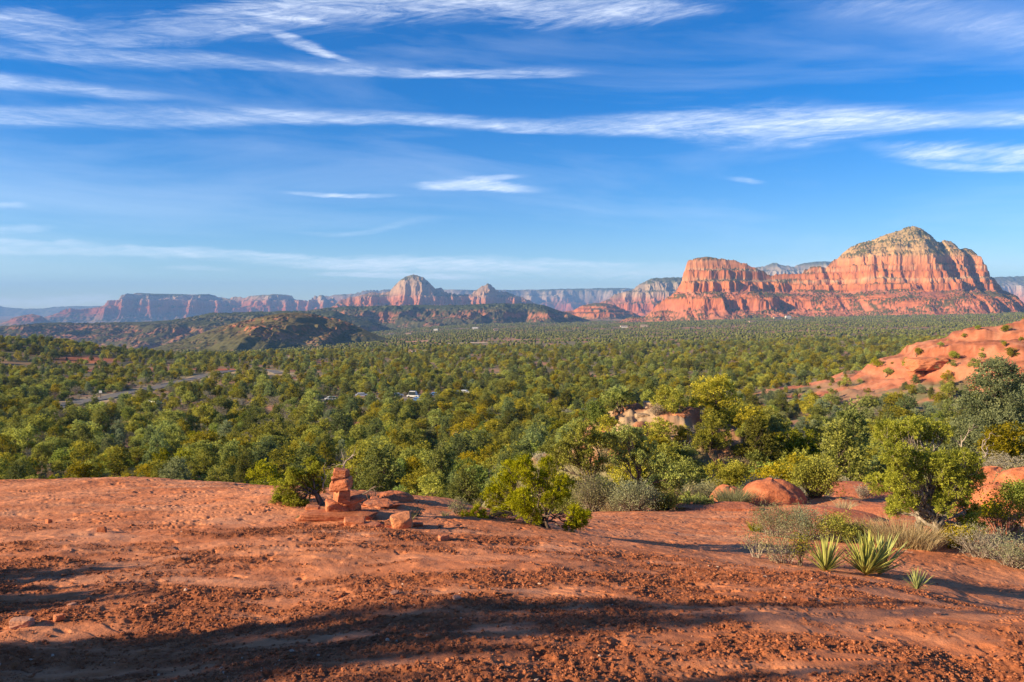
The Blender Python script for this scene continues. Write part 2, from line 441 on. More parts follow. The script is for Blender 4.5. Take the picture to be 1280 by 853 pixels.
# dense smoothed table: v = (z-EYE)/Y against log Y and azimuth
_la = np.arctan((TP - 640) / FPX)
_LU = np.linspace(math.log(.4), math.log(20000), 420)
_AU = np.linspace(_la[0], _la[-1], 160)
_tab = np.stack([np.interp(_LU, np.log(TY), _TZ[i]) for i in range(9)])
_tab = np.stack([np.interp(_AU, _la, _tab[:, j]) for j in range(_tab.shape[1])], 1)


def _blur(a, ax, s):
    k = np.exp(-.5 * (np.arange(-3 * s, 3 * s + 1) / s) ** 2); k /= k.sum()
    p = [(0, 0), (0, 0)]; p[ax] = (3 * s, 3 * s)
    b = np.pad(a, p, mode='edge')
    return np.apply_along_axis(lambda v: np.convolve(v, k, 'valid'), ax, b)


_tab = _blur(_blur(_tab, 1, 2), 0, 5)
HILL_C = (170.0, 222.0)


def base_z(X, Y):
    r = np.hypot(X, Y); azr = np.arctan2(X, Y)
    azc = np.clip(azr, _AU[0], _AU[-1])
    ly = np.log(np.clip(r * np.cos(azc), .41, 19999))
    fu = (ly - _LU[0]) / (_LU[1] - _LU[0]); fa = (azc - _AU[0]) / (_AU[1] - _AU[0])
    iu = np.clip(fu.astype(int), 0, len(_LU) - 2); ia = np.clip(fa.astype(int), 0, len(_AU) - 2)
    tu = fu - iu; ta = fa - ia
    z = (_tab[ia, iu] * (1 - tu) + _tab[ia, iu + 1] * tu) * (1 - ta) + (_tab[ia + 1, iu] * (1 - tu) + _tab[ia + 1, iu + 1] * tu) * ta
    return z


def red_hill(X, Y):
    """the bare red slope on the right: (height, mask)"""
    n = 14 * fbm(X / 45, Y / 45, 4, 3)
    d = np.hypot((X - HILL_C[0]) / 1.0, (Y - HILL_C[1]) / .85) + n
    raw = np.clip(1 - d / 103, 0, 1)                  # 0 rim .. 1 centre
    z = 21.5 * np.interp(raw + .03 * fbm(X / 9, Y / 9, 3, 33), [0, .16, .30, .33, .45, .47, .58, .61, .66, .75, .77, 1.0], [0, .11, .25, .36, .50, .60, .70, .80, .84, .88, .93, 1.0]) + ss(0, .2, raw) * (1.1 * fbm(X / 12, Y / 12, 4, 34) + .9 * ridged(X / 9, Y / 4, 4, 35) + .25 * fbm(X / 2.5, Y / 1.2, 3, 36))
    return z, ss(.0, .10, raw), raw


def outcrop(X, Y):
    n = 1.6 * fbm(X / 4, Y / 4, 3, 9)
    u = (X - 8.0) * .95 + (Y - 46) * .2
    d1 = np.hypot(np.where(u < 0, u / 1.35, u / 1.6), (Y - 46) / 1.2) + n
    raw = np.clip(1 - d1 / 8.5, 0, 1)
    return 4.6 * np.interp(raw, [0, .25, .4, .6, .75, 1], [0, .14, .42, .62, .9, 1.0]) + .5 * ss(0, .3, raw) * fbm(X / 1.3, Y / 1.3, 4, 19), ss(.40, .62, raw + .25 * fbm(X / 3, Y / 3, 3, 29))


def clod_mask(X, Y):
    f = fbm(X * .45, Y * 1.5, 4, 21) + .35 * fbm(X * 2.4, Y * 4.2, 3, 5)
    f2 = pn(X * .16, Y * .35, 44)
    edge = 6.6 - .10 * X + .6 * fbm(X * .5, Y * .5, 2, 8)
    reg = 1 - ss(edge - .5, edge + .3, Y)
    g = fbm(X * 1.5, Y * 3.4, 4, 87)
    m = ss(-.28, .22, f + .35 * f2 + .05 + .26 * (1 - ss(3.9, 5.4, Y))) * ss(-.42, .2, g + .12) * reg
    return m


def is_slick(X, Y):
    """near bare sandstone: 1 on the slab and the lower terrace"""
    r = np.hypot(X, Y); a = np.arctan2(X, Y)
    lim = np.interp(np.clip(a, -.6, .6), [-.6, -.1, .05, .12, .25, .35, .45, .6], [13, 12, 12.5, 14.2, 14.6, 17.5, 19, 19]) + 1.2 * fbm(X * .5, Y * .5, 3, 31)
    return 1 - ss(lim - .4, lim + .4, r)


def gz(X, Y, micro=True):
    X = np.asarray(X, float); Y = np.asarray(Y, float)
    z = base_z(X, Y)
    r = np.hypot(X, Y)
    z = z + red_hill(X, Y)[0] + outcrop(X, Y)[0]
    # dark wooded rise on the far left
    d = np.hypot((X + 400) / 125, (Y - 620) / 95)
    z = z + 19 * np.exp(-d ** 2 * 1.3)
    # rolling of the wider land
    lh = np.exp(-d ** 2)
    k = ss(25, 200, r)
    z = z + k * (2.2 * fbm(X / 130, Y / 130, 4, 2) * ss(60, 500, r) + .8 * fbm(X / 28, Y / 28, 3, 6))
    k2 = ss(500, 2500, r) * (1 - ss(6000, 12000, r))
    z = z + k2 * 9 * fbm(X / 600, Y / 600, 3, 12)
    near = 1 - ss(20, 45, r)
    z = z + near * .035 * fbm(X * .9, Y * .9, 3, 4) * ss(1.0, 3, r)
    if micro:
        # thin peeled layers of the slickrock: contour steps
        f = fbm(X * .35, Y * .9, 4, 14) * 5 + .15 * X + 3
        fl = np.floor(f); fr = f - fl
        step = (ss(0, .10, fr)) - fr
        amp = .007 * (1 + 1.2 * ss(7, 14, r)) * near
        z = z + amp * step
        f = fbm(X * 1.1, Y * 2.8, 4, 71) * 6
        fr = f - np.floor(f)
        z = z + .006 * near * (ss(0, .12, fr) - fr) * ss(5.5, 8, Y)
        ck = np.abs(fbm(X * .9, Y * 3.6, 4, 81)); cl = ss(.05, .25, fbm(X * .7, Y * .9, 2, 82)) * near
        z = z - .022 * (1 - ss(.0, .035, ck)) * cl
        pt_ = fbm(X * 5.5, Y * 9, 2, 83); z = z - .012 * ss(.38, .52, pt_) * near
        z = z + near * .012 * fbm(X * 4, Y * 4, 3, 24)
        cm = clod_mask(X, Y) * (1 - ss(9, 11, r))
        z = z + cm * (.014 * fbm(X * 7, Y * 7, 3, 3) + .010 * fbm(X * 26, Y * 26, 2, 13) + .004)
    return z


def hit(px, py, y0=2.0, y1=9000.0):
    """first point of the ground along the line of sight"""
    v = px_dir(px, py); ys = np.exp(np.linspace(math.log(y0), math.log(y1), 1500))
    X = v.x / v.y * ys; Zr = EYE + v.z / v.y * ys
    g = gz(X, ys, False)
    b = np.nonzero(Zr <= g)[0]
    i = b[0] if len(b) else len(ys) - 1
    return float(X[i]), float(ys[i]), float(g[i])


def gpt(px, Y):
    """ground point at distance Y in the column px"""
    X = (px - 640) / FPX * Y
    return X, Y, float(gz(np.array([X]), np.array([Y]))[0])


def project(X, Y, Z):
    dz = Z - EYE
    yc = Y * math.cos(PITCH) - dz * math.sin(PITCH); zc = Y * math.sin(PITCH) + dz * math.cos(PITCH)
    return 640 + FPX * X / yc, H0 / 2 - FPX * zc / yc


def road_pts(pp, n=60):
    P = np.array([hit(*p, y0=30) for p in pp]); t = np.linspace(0, len(P) - 1, n)
    k = np.arange(len(P)); Q = np.stack([np.interp(t, k, P[:, i]) for i in range(3)], 1)
    for _ in range(12): Q[1:-1] = (Q[:-2] + Q[1:-1] * 2 + Q[2:]) / 4
    return Q


ROAD = road_pts([(60, 512), (115, 501), (170, 490), (215, 480), (262, 469), (300, 463), (330, 462), (350, 468)])
TRACK = road_pts([(250, 494), (310, 487), (360, 478), (400, 471), (440, 467)])


def dist_to(path, X, Y):
    d = np.full(np.shape(X), 1e9)
    for i in range(len(path)): d = np.minimum(d, np.hypot(X - path[i, 0], Y - path[i, 1]))
    return d


M_GROUND = ground_mat()
M_FACE = rockface_mat()


def ground_colors(X, Y, Z):
    r = np.hypot(X, Y)
    n1 = fbm(X * .8, Y * 1.6, 4, 51); n2 = fbm(X * 5, Y * 7, 3, 52)
    rock = mixc((.63, .245, .115), (.52, .175, .072), ss(-.4, .4, n1 + .5 * n2))
    lich = ss(.10, .5, fbm(X * .6, Y * 2.2, 5, 61) + .3 * n2)
    rock = mixc(rock, (.57, .31, .19), lich * .4)
    dirt = mixc((.34, .11, .042), (.19, .055, .022), ss(-.3, .4, n2 + .6 * fbm(X * 20, Y * 20, 2, 53)))
    cm = clod_mask(X, Y) * (1 - ss(9, 11, r))
    near = mixc(rock, dirt, cm * .9)
    # dust between the plants of the terrace
    soil = mixc((.40, .14, .07), (.36, .19, .11), ss(-.3, .3, fbm(X * .7, Y * .7, 3, 55)))
    # wider land
    f = fbm(X / 17, Y / 17, 4, 56); f2 = fbm(X / 90, Y / 90, 3, 57)
    brush = mixc((.14, .125, .055), (.23, .19, .105), ss(-.4, .4, fbm(X / 5, Y / 5, 3, 58)))
    red = mixc((.42, .145, .07), (.34, .19, .11), ss(-.3, .4, f2 + .3 * f))
    land = mixc(brush, red, ss(.02, .28, f + .55 * f2))
    far = ss(900, 2200, r)
    land = mixc(land, mixc((.12, .105, .045), (.36, .17, .09), ss(.0, .35, f2 * .7 + .5 * f + .12)), far * .8)
    c = mixc(land, soil, 1 - ss(14, 30, r))
    c = mixc(c, near, is_slick(X, Y))
    dl = np.hypot((X + 390) / 150, (Y - 620) / 100); c = mixc(c, (.085, .08, .035), np.exp(-dl ** 2 * .8) * .85)
    hz, hm, raw = red_hill(X, Y)
    hr = mixc((.50, .185, .10), (.38, .12, .06), ss(-.3, .3, fbm(X / 14, Z / 1.5, 4, 59)))
    ln = pn(raw * 34 + .9 * fbm(X / 16, Y / 16, 3, 15), X / 70, 37)
    hr = hr * (1 - .38 * ss(.12, .34, ln))[..., None]; hr = mixc(hr, (.52, .25, .15), .5 * ss(.15, .4, fbm(X / 9, Y / 5, 4, 38)))
    band = ss(.20, .34, raw + .05 * fbm(X / 20, Y / 20, 2, 5)) + .95 * ss(-.08, .12, fbm(X / 26, Y / 12, 3, 77)) * ss(.0, .12, raw)
    c = mixc(c, hr, np.clip(band, 0, 1) * hm)
    oz, om = outcrop(X, Y)
    oc = mixc((.40, .27, .16), (.36, .15, .075), ss(-.25, .2, fbm(X / 2.2, Y / 2.2, 3, 60)))
    c = mixc(c, oc, om)
    dr = dist_to(ROAD, X, Y); c = mixc(c, (.42, .31, .17), (1 - ss(5.5, 10.5, dr)) * .9)
    dt = dist_to(TRACK, X, Y); c = mixc(c, (.40, .29, .18), (1 - ss(2.5, 5, dt)) * .9)
    for (px, py, rx, ry, cc) in BARE:
        hx, hy, _ = BARE_P[(px, py)]
        dd = np.hypot((X - hx) / rx, (Y - hy) / ry) + .35 * fbm(X / 9, Y / 9, 2, 62)
        c = mixc(c, cc, (1 - ss(.7, 1.05, dd)) * .95)
    return c


BARE = [(155, 463, 26, 30, (.40, .13, .06)), (112, 450, 22, 22, (.40, .13, .06)), (265, 462, 22, 10, (.40, .11, .05)),
        (480, 441, 60, 24, (.55, .42, .30)), (575, 429, 50, 26, (.55, .40, .28)), (515, 427, 60, 24, (.50, .25, .15)),
        (610, 540, 5, 9, (.46, .15, .07)), (590, 475, 12, 12, (.44, .15, .08)), (380, 447, 60, 20, (.40, .30, .17)),
        (510, 500, 26, 14, (.30, .24, .18)), (868, 448, 24, 12, (.52, .26, .16)), (820, 440, 40, 9, (.55, .38, .26)),
        (690, 424, 110, 22, (.42, .2, .12)), (940, 428, 70, 20, (.34, .24, .14))]
BARE_P = {(b[0], b[1]): hit(b[0], b[1], y0=30) for b in BARE}


def build_ground():
    ra = np.exp(np.linspace(math.log(1.2), math.log(17.0), 900))
    rb = np.exp(np.linspace(math.log(17.0), math.log(400.0), 460))[1:]
    rc = np.exp(np.linspace(math.log(400.0), math.log(18000.0), 420))[1:]
    r = np.concatenate([[.02, .4, .8], ra, rb, rc])
    aw = .66
    a = np.concatenate([np.linspace(-aw, aw, 1120), np.linspace(aw, 2 * math.pi - aw, 170)[1:-1]])
    R, A = np.meshgrid(r, a, indexing='ij')
    X = R * np.sin(A); Y = R * np.cos(A)
    X = X.ravel(); Y = Y.ravel()
    Z = gz(X, Y)
    C = ground_colors(X, Y, Z)
    me = np_mesh('ground', np.stack([X, Y, Z], 1), [grid_faces(len(r), len(a), True)[:, ::-1]], M_GROUND, True, col=C)
    o = link('ground', me); set_props(o, kind='structure')


build_ground()


def strip(name, P, w, lift, mat):
    t = np.gradient(P[:, :2], axis=0); t /= np.linalg.norm(t, axis=1)[:, None]
    n = np.stack([-t[:, 1], t[:, 0]], 1)
    k = np.linspace(-1, 1, 7)
    XY = P[:, None, :2] + n[:, None] * k[None, :, None] * w / 2
    Z = gz(XY[..., 0], XY[..., 1], False).max(1)[:, None] + lift + 0 * k[None]
    Z = _blur(Z, 0, 3)
    V = np.concatenate([XY, Z[..., None]], 2)
    # sides that reach down into the soil
    L_ = V[:, :1].copy(); L_[..., 2] -= 3; R_ = V[:, -1:].copy(); R_[..., 2] -= 3
    V = np.concatenate([L_, V, R_], 1)
    me = np_mesh(name, V.reshape(-1, 3), [grid_faces(V.shape[0], V.shape[1])], mat, False)
    return set_props(link(name, me), kind='structure')


M_ASPH = flat_mat('asphalt', (.17, .155, .14), .9, .1)
M_DIRT = flat_mat('track_dirt', (.42, .30, .19), .9)


def densify(P, n=260):
    t = np.linspace(0, len(P) - 1, n); k = np.arange(len(P))
    return np.stack([np.interp(t, k, P[:, i]) for i in range(3)], 1)


strip('road', densify(ROAD), 6.5, .22, M_ASPH)
strip('path', densify(TRACK), 3.5, .15, M_DIRT)


# ------------------------------------------------------------------ buttes and mesas
def massif(name, prof, Y0, tiers, k, res, fd, bd, noise, colf, seed=0, meander=60, rough=1.0, veg=None, resx=None, skew=0, foot=None, tiers2=None, split=None):
    prof = np.array(prof, float)
    x0 = (prof[0, 0] - 640) / FPX * Y0; x1 = (prof[-1, 0] - 640) / FPX * Y0
    xs = np.arange(x0 - fd * .35, x1 + fd * .35, resx or res)
    ys = np.concatenate([np.arange(Y0 - fd, Y0, res), np.arange(Y0, Y0 + bd, res * 2)])
    Y, X = np.meshgrid(ys, xs, indexing='ij')
    Yr = Y0 + meander * fbm(X / (meander * 9), X * 0 + seed, 3, seed) + skew * (X - (x0 + x1) / 2)
    px = 640 + FPX * X / Yr
    zr, zz = np.array(tiers, float).T
    py = np.interp(px, prof[:, 0], prof[:, 1])
    Hz = EYE + Yr * zrat(py)
    out = np.maximum(0, np.maximum(prof[0, 0] - px, px - prof[-1, 0])) / FPX * Y0

    w2 = 0.0
    if tiers2:
        zr2, zz2 = np.array(tiers2, float).T
        w2 = ss(split[0], split[1], px + 9 * fbm(X / 120, Y / 120, 2, seed + 50))

    def T(R):
        z = np.interp(R, zr, zz)
        if tiers2: z = lerp(z, np.interp(R, zr2, zz2), w2)
        return z + np.minimum(R - zr[0], 0) * .6
    Hr = np.interp(Hz, zz, zr)
    if tiers2: Hr = lerp(Hr, np.interp(Hz, zz2, zr2), w2)
    Hr = Hr - out * k
    dY = Y - Yr
    s = np.where(dY < 0, -dY, dY * 1.6)
    n = 0
    for sc, am, kind in noise:
        wx = X + .25 * sc * fbm(X / sc, Y / sc, 2, seed + 31)
        if kind == 'r': n = n + am * (.45 - ridged(wx / sc, Y / sc / 1.6, 3, seed + sc % 13))
        else: n = n + am * fbm(wx / sc, Y / sc, 4, seed + sc % 13)
    fade = lerp(.12, 1, ss(0, noise[0][0] * .5, s))
    B = Hr - k * s
    if foot:      # cliffs whose foot runs level along the ridge
        Se = foot[1] * np.clip((Hr - foot[0]) / 130, 0, 1) + 1e-3; low = np.minimum(Hr, foot[0])
        B = np.where(s < Se, Hr - (Hr - low) * s / Se, low - k * (s - Se))
    R = B - n * fade * rough * (1 - .62 * w2 * (1 - ss(85, 125, B)))
    R = R + rough * .12 * noise[0][1] * fbm(X / (noise[0][0] * 1.1), Y / noise[0][0], 2, seed + 60) * ss(0, 60, s)
    Z = T(R)
    gy, gx = np.gradient(Z, ys, xs)
    slope = np.hypot(gx, gy)
    C = colf(X, Y, Z, slope, R)
    if veg:
        vs, vh = veg
        vm = C[..., 3] if C.shape[-1] > 3 else 0
        Z = Z + vm * vh
    me = np_mesh(name, np.stack([X, Y, Z], -1).reshape(-1, 3), [grid_faces(len(ys), len(xs))], M_FACE, False, col=C[..., :3].reshape(-1, 3))
    o = link(name, me); return set_props(o, kind='structure')


def strata(table, vegc=(.055, .065, .022), vden=.0, vscale=9, vslope=.9, fine=.16, seed=0, vtop=None, fz=5.0):
    zt = np.array([t[0] for t in table], float); ct = np.array([t[1] for t in table], float)

    def f(X, Y, Z, slope, R):
        zw = Z + 2.4 * fz * fbm(X / 240, Y / 240, 4, seed + 3)
        c = np.stack([np.interp(zw, zt, ct[:, i]) for i in range(3)], -1)
        b = pn(zw / fz, X / 900, seed + 5) + .7 * pn(zw / (fz * .37), X / 700, seed + 6)
        c = c * (1 + fine * np.clip(b * 1.6, -1, 1))[..., None]
        st = fbm(X / 30, zw / 60, 3, seed + 8)
        c = c * (1 + .16 * st)[..., None]
        v = fbm(X / vscale, Y / vscale, 2, seed + 9) + .95 * fbm(X / 110, Z / 30 + Y / 200, 3, seed + 10) + vden
        if vtop is not None: v = v + vtop[2] * ss(vtop[0], vtop[1], Z)
        vm = ss(0, .16, v) * (1 - ss(vslope, vslope * 1.6, slope))
        c = mixc(c, vegc, vm * .9)
        return np.concatenate([c, vm[..., None]], -1)
    return f


RED = (.41, .128, .046); DRED = (.33, .09, .045); TAN = (.40, .235, .105); CRM = (.46, .32, .19); ORG = (.45, .16, .06)

# the big twin butte
prof = [(790, 399), (806, 396), (815, 388), (822, 379), (836, 372), (848, 362), (853, 348), (858, 330), (868, 324), (882, 322), (905, 324),
        (925, 329), (945, 337), (955, 342), (963, 346), (978, 344), (1000, 343), (1015, 336), (1024, 334), (1030, 336), (1036, 331),
        (1045, 325), (1052, 316), (1062, 309), (1075, 303), (1085, 301), (1098, 296), (1110, 292), (1122, 289), (1130, 286), (1139, 283),
        (1147, 285), (1156, 291), (1164, 298), (1170, 303), (1174, 303), (1176, 300), (1186, 302), (1192, 306), (1196, 314), (1200, 313), (1204, 312),
        (1212, 314), (1220, 320), (1228, 333), (1235, 345), (1242, 350), (1250, 362), (1258, 371), (1266, 378), (1272, 384), (1290, 390)]
tiers = [(0, -38), (45, -6), (58, 36), (112, 66), (122, 104), (140, 112), (150, 150), (158, 158), (168, 196), (180, 206), (300, 338)]
massif('butte', prof, 3200, tiers, .52, 2.6, 640, 200,
       [(210, 46, 'r'), (80, 24, 'r'), (33, 8, 'f'), (12, 3.5, 'f')],
       strata([(-40, (.33, .13, .07)), (-6, (.44, .15, .08)), (36, RED), (66, (.40, .15, .085)), (70, RED), (105, ORG), (112, CRM), (117, ORG), (150, RED), (156, CRM), (160, ORG), (190, (.48, .20, .09)), (212, TAN), (338, (.34, .25, .11))],
              vden=-.02, vscale=8, vslope=1.2, seed=1, fine=.26, vtop=(190, 240, -.02), fz=7),
       seed=1, meander=70, veg=(0, 3.0), skew=-.13, foot=(118, 190),
       tiers2=[(0, -38), (34, -12), (56, 24), (84, 48), (118, 70), (123, 90), (130, 94), (135, 112), (141, 116), (147, 138), (153, 142), (158, 164), (164, 168), (172, 198), (184, 208), (300, 338)], split=(950, 1010))

# flat topped mesa in the middle, wooded, with red cuts
massif('mesa', [(340, 404), (370, 392), (385, 389), (410, 386), (440, 384), (500, 383), (560, 382), (620, 381), (665, 381), (680, 383), (700, 390), (725, 398), (745, 405)],
       3700, [(0, -150), (60, -85), (110, -40), (120, -20), (132, -8), (170, 20)], .30, 5, 700, 200,
       [(300, 66, 'r'), (110, 22, 'r'), (35, 6, 'f')],
       strata([(-150, (.18, .13, .07)), (-80, (.24, .12, .07)), (-50, (.30, .12, .07)), (-14, (.30, .12, .07)), (-4, (.12, .115, .05)), (30, (.10, .10, .045))],
              vegc=(.050, .062, .026), vden=.38, vscale=12, vslope=1.0, seed=2), seed=2, meander=120, veg=(0, 3.5))
# wooded rise on the left
massif('hill', [(-60, 412), (0, 409), (60, 405), (110, 404), (170, 404), (215, 402), (243, 397), (262, 393), (285, 392), (335, 392), (372, 390), (395, 389), (420, 391), (450, 398), (480, 408)],
       3100, [(0, -190), (60, -125), (110, -85), (122, -68), (160, -50), (200, -8)], .26, 5, 820, 200,
       [(380, 62, 'r'), (130, 22, 'r'), (35, 5, 'f')],
       strata([(-190, (.20, .14, .08)), (-120, (.30, .14, .08)), (-80, (.34, .14, .08)), (-60, (.18, .12, .06)), (0, (.10, .10, .045))], vegc=(.055, .065, .025), vden=.20, vscale=11, seed=3), seed=3, meander=160, veg=(0, 3.5))
# red hill with houses in front of it
massif('hill', [(150, 445), (185, 439), (235, 424), (275, 410), (305, 402), (336, 396), (352, 393), (372, 392), (392, 394), (412, 399), (430, 402), (455, 413), (480, 424), (500, 430)],
       1750, [(0, -100), (50, -70), (75, -44), (81, -33), (92, -28), (97, -20), (140, -4)], .19, 3.2, 620, 180,
       [(190, 15, 'r'), (60, 6, 'r'), (22, 3, 'f')],
       strata([(-100, (.22, .16, .09)), (-60, (.28, .16, .09)), (-40, (.40, .15, .08)), (-18, (.44, .16, .09)), (0, (.24, .12, .07))], vegc=(.085, .09, .04), vden=.34, vscale=8, vslope=1.2, seed=4), seed=4, meander=60, veg=(0, 2.5), skew=-.5)
# dome with red ledges between the mesa and the butte
massif('hill', [(670, 398), (689, 391), (705, 390), (716, 388), (728, 382), (743, 379), (755, 379), (765, 381), (778, 386), (788, 389), (800, 396), (815, 400)],
       4700, [(0, -80), (30, -50), (36, -30), (60, -22), (66, -8), (90, 0), (96, 12), (130, 32)], .40, 5, 330, 150,
       [(160, 26, 'r'), (50, 9, 'r'), (20, 3, 'f')],
       strata([(-80, (.2, .13, .07)), (-30, RED), (0, RED), (35, (.16, .11, .06))], vden=.05, vscale=12, seed=5), seed=5, meander=40)
# domed peak and its shoulders
massif('peak', [(395, 392), (412, 386), (420, 381), (427, 376), (445, 371), (464, 366), (475, 367), (487, 364), (497, 354), (507, 347.5), (517, 344), (529, 347), (538, 355), (544, 362), (551, 360), (561, 367),
                (575, 369), (588, 367), (598, 361), (604, 358), (610, 354.5), (618, 360), (625, 364), (635, 364), (645, 370), (655, 373), (668, 379), (690, 388)],
       6500, [(0, -70), (60, -20), (72, 10), (100, 40), (118, 92), (135, 104), (165, 190), (215, 275)], .62, 6, 480, 200,
       [(230, 84, 'r'), (80, 36, 'r'), (32, 10, 'r')],
       strata([(-70, DRED), (30, RED), (80, (.40, .17, .10)), (110, (.38, .23, .14)), (280, (.33, .24, .15))], vden=.06, vscale=16, seed=6, fz=12), seed=6, meander=90, skew=.22)
# flat plateau behind
massif('plateau', [(400, 372), (450, 365), (480, 362), (530, 362), (590, 362.5), (650, 362.5), (720, 361), (780, 360), (850, 361), (930, 362), (960, 372)],
       11500, [(0, -140), (100, 0), (120, 60), (160, 85), (180, 160), (200, 190), (215, 250), (300, 300)], .5, 16, 900, 300,
       [(600, 120, 'r'), (200, 50, 'r'), (80, 14, 'r')],
       strata([(-140, DRED), (40, DRED), (110, (.30, .19, .14)), (180, (.34, .26, .19)), (245, (.32, .25, .18)), (262, (.10, .11, .06)), (300, (.10, .11, .06))], vden=-.05, vscale=40, seed=7, fz=25), seed=7, meander=250, skew=.25)
# the long banded mesa on the left
massif('mesa', [(30, 404), (60, 396), (77, 391), (100, 388), (128, 384), (145, 377), (161, 370), (171, 366.5), (190, 367.5), (218, 368), (240, 368.5), (262, 368), (272, 371), (279, 373), (300, 370), (336, 368.5), (345, 368), (376, 370.5), (395, 369), (413, 367), (430, 370), (455, 371), (480, 373), (500, 380)],
       8800, [(0, -120), (70, -50), (80, -5), (120, 30), (132, 80), (160, 96), (175, 140), (190, 146), (260, 176)], .55, 10, 850, 300,
       [(560, 170, 'r'), (210, 80, 'r'), (80, 28, 'r'), (35, 6, 'f')],
       strata([(-120, (.2, .13, .09)), (-40, DRED), (30, RED), (75, (.42, .2, .13)), (110, (.42, .29, .2)), (138, (.38, .28, .2)), (146, (.12, .12, .07)), (180, (.09, .10, .05))], vden=-.06, vscale=26, seed=8, fz=16), seed=8, meander=260, skew=.40)
massif('ridge', [(-60, 380), (-20, 381), (0, 382), (30, 386), (60, 384), (100, 382.5), (135, 383), (170, 386), (200, 392)],
       14500, [(0, -160), (120, 0), (200, 100)], .4, 28, 900, 300, [(700, 80, 'r'), (250, 30, 'r')],
       strata([(-160, (.14, .11, .07)), (0, (.14, .12, .08)), (100, (.09, .1, .06))], vden=.1, vscale=60, seed=9), seed=9, meander=200)
massif('hill', [(0, 405), (10, 401), (18, 397), (30, 394), (42, 392.5), (52, 395), (60, 400), (70, 405)],
       6800, [(0, -150), (50, -110), (60, -90), (110, -50)], .5, 8, 240, 120, [(140, 26, 'r'), (50, 8, 'r')],
       strata([(-150, (.2, .12, .08)), (-100, DRED), (-50, RED)], vden=-.05, vscale=20, seed=10), seed=10, meander=30)
# peak left of the butte
massif('peak', [(735, 384), (756, 376), (769, 369), (780, 365), (790, 362), (797, 357), (803, 353.6), (812, 349), (820, 347), (835, 347), (852, 347), (870, 350), (890, 360), (915, 385)],
       6300, [(0, -60), (40, -20), (52, 30), (90, 60), (105, 120), (130, 135), (150, 190), (190, 245)], .6, 6, 420, 200,
       [(220, 56, 'r'), (75, 24, 'r'), (30, 8, 'r')],
       strata([(-60, DRED), (30, RED), (70, (.42, .18, .11)), (100, (.38, .25, .16)), (190, (.33, .25, .17)), (215, (.14, .13, .07)), (250, (.11, .11, .06))], vden=-.05, vscale=16, seed=11, fz=12), seed=11, meander=80, skew=.15)
massif('ridge', [(900, 352), (925, 342), (947, 334), (958, 330), (970, 328.5), (985, 331), (1001, 330), (1015, 328), (1028, 326.5), (1045, 327), (1075, 332), (1110, 345)],
       8300, [(0, 0), (150, 250), (180, 300), (200, 380), (215, 395), (240, 470), (290, 520)], .6, 10, 500, 250,
       [(300, 60, 'r'), (110, 30, 'r'), (40, 8, 'r')],
       strata([(0, DRED), (250, (.34, .25, .18)), (430, (.35, .28, .2)), (455, (.12, .12, .07)), (500, (.10, .11, .06))], vden=-.05, vscale=30, seed=12, fz=18), seed=12, meander=150)
massif('ridge', [(1190, 365), (1215, 352), (1240, 347), (1262, 346), (1285, 345), (1320, 344), (1380, 350), (1400, 380)],
       9200, [(0, -100), (100, 40), (112, 120), (150, 160), (165, 240), (180, 260), (220, 300), (300, 400)], .55, 11, 700, 250,
       [(420, 90, 'r'), (150, 40, 'r'), (60, 12, 'r')],
       strata([(-100, DRED), (60, RED), (150, (.46, .24, .16)), (240, (.42, .33, .25)), (310, (.12, .12, .07)), (400, (.10, .11, .06))], vden=-.02, vscale=30, seed=13, fz=18), seed=13, meander=160)

# the air: one closed box round everything
hb = bmesh.new(); bmesh.ops.create_cube(hb, size=1)
me = bpy.data.meshes.new('haze'); hb.to_mesh(me); hb.free()
hz = link('haze', me, loc=(0, 0, 70), scale=(38000, 38000, 1040)); set_props(hz, kind='stuff')
m, nt, N, L, o = mat_new('haze')
pv = N.new('ShaderNodeVolumePrincipled'); pv.inputs['Color'].default_value = (.27, .52, 1.0, 1)
pv.inputs['Density'].default_value = 7.0e-5; pv.inputs['Anisotropy'].default_value = 0.0
L.new(pv.outputs[0], o.inputs['Volume']); me.materials.append(m)

# ------------------------------------------------------------------ materials of living and dead things
M_JUN = leaf_mat('juniper_leaves', (.09, .11, .010), (.60, .56, .055))
M_PIN = leaf_mat('pinyon_needles', (.055, .08, .018), (.38, .40, .085))
M_OAK = leaf_mat('oak_leaves', (.09, .14, .01), (.52, .54, .04))
M_BLU = leaf_mat('silvery_juniper_leaves', (.13, .165, .07), (.36, .39, .17))
M_GRY = leaf_mat('grey_twig_leaves', (.20, .17, .11), (.40, .35, .25), trans=.15, rnd=.25)
M_HERO = leaf_mat('bright_juniper_leaves', (.075, .105, .004), (.56, .55, .03), rnd=.05, huejit=.01)  # dark tone deepened to stand in for shade among the tufts
M_SAGE = leaf_mat('sage_leaves', (.16, .17, .07), (.40, .38, .19), rnd=.15)
M_YUC = leaf_mat('yucca_leaves', (.13, .17, .025), (.56, .54, .13), trans=.2, rnd=.08, huejit=.01)
M_DRY = leaf_mat('dry_grass', (.32, .24, .11), (.58, .46, .25), trans=.3, rnd=.1, huejit=.01)
M_BARK = bark_mat('grey_brown_bark', (.07, .045, .032), (.22, .17, .13))
M_SILV = bark_mat('silver_dead_wood', (.16, .12, .09), (.48, .40, .32), 40)
M_RUST = bark_mat('red_brown_dead_wood', (.17, .08, .045), (.36, .2, .12), 30)
M_STONE = stone_mat('red_sandstone', (.26, .07, .03), (.46, .155, .07), (.62, .27, .14))
M_STONE2 = stone_mat('tan_sandstone', (.36, .12, .05), (.50, .19, .085), (.58, .27, .13))
M_PALE = stone_mat('pale_sandstone', (.36, .15, .09), (.44, .21, .13), (.50, .29, .19))
M_CREAM = stone_mat('cream_sandstone', (.30, .16, .09), (.42, .29, .18), (.50, .38, .25))
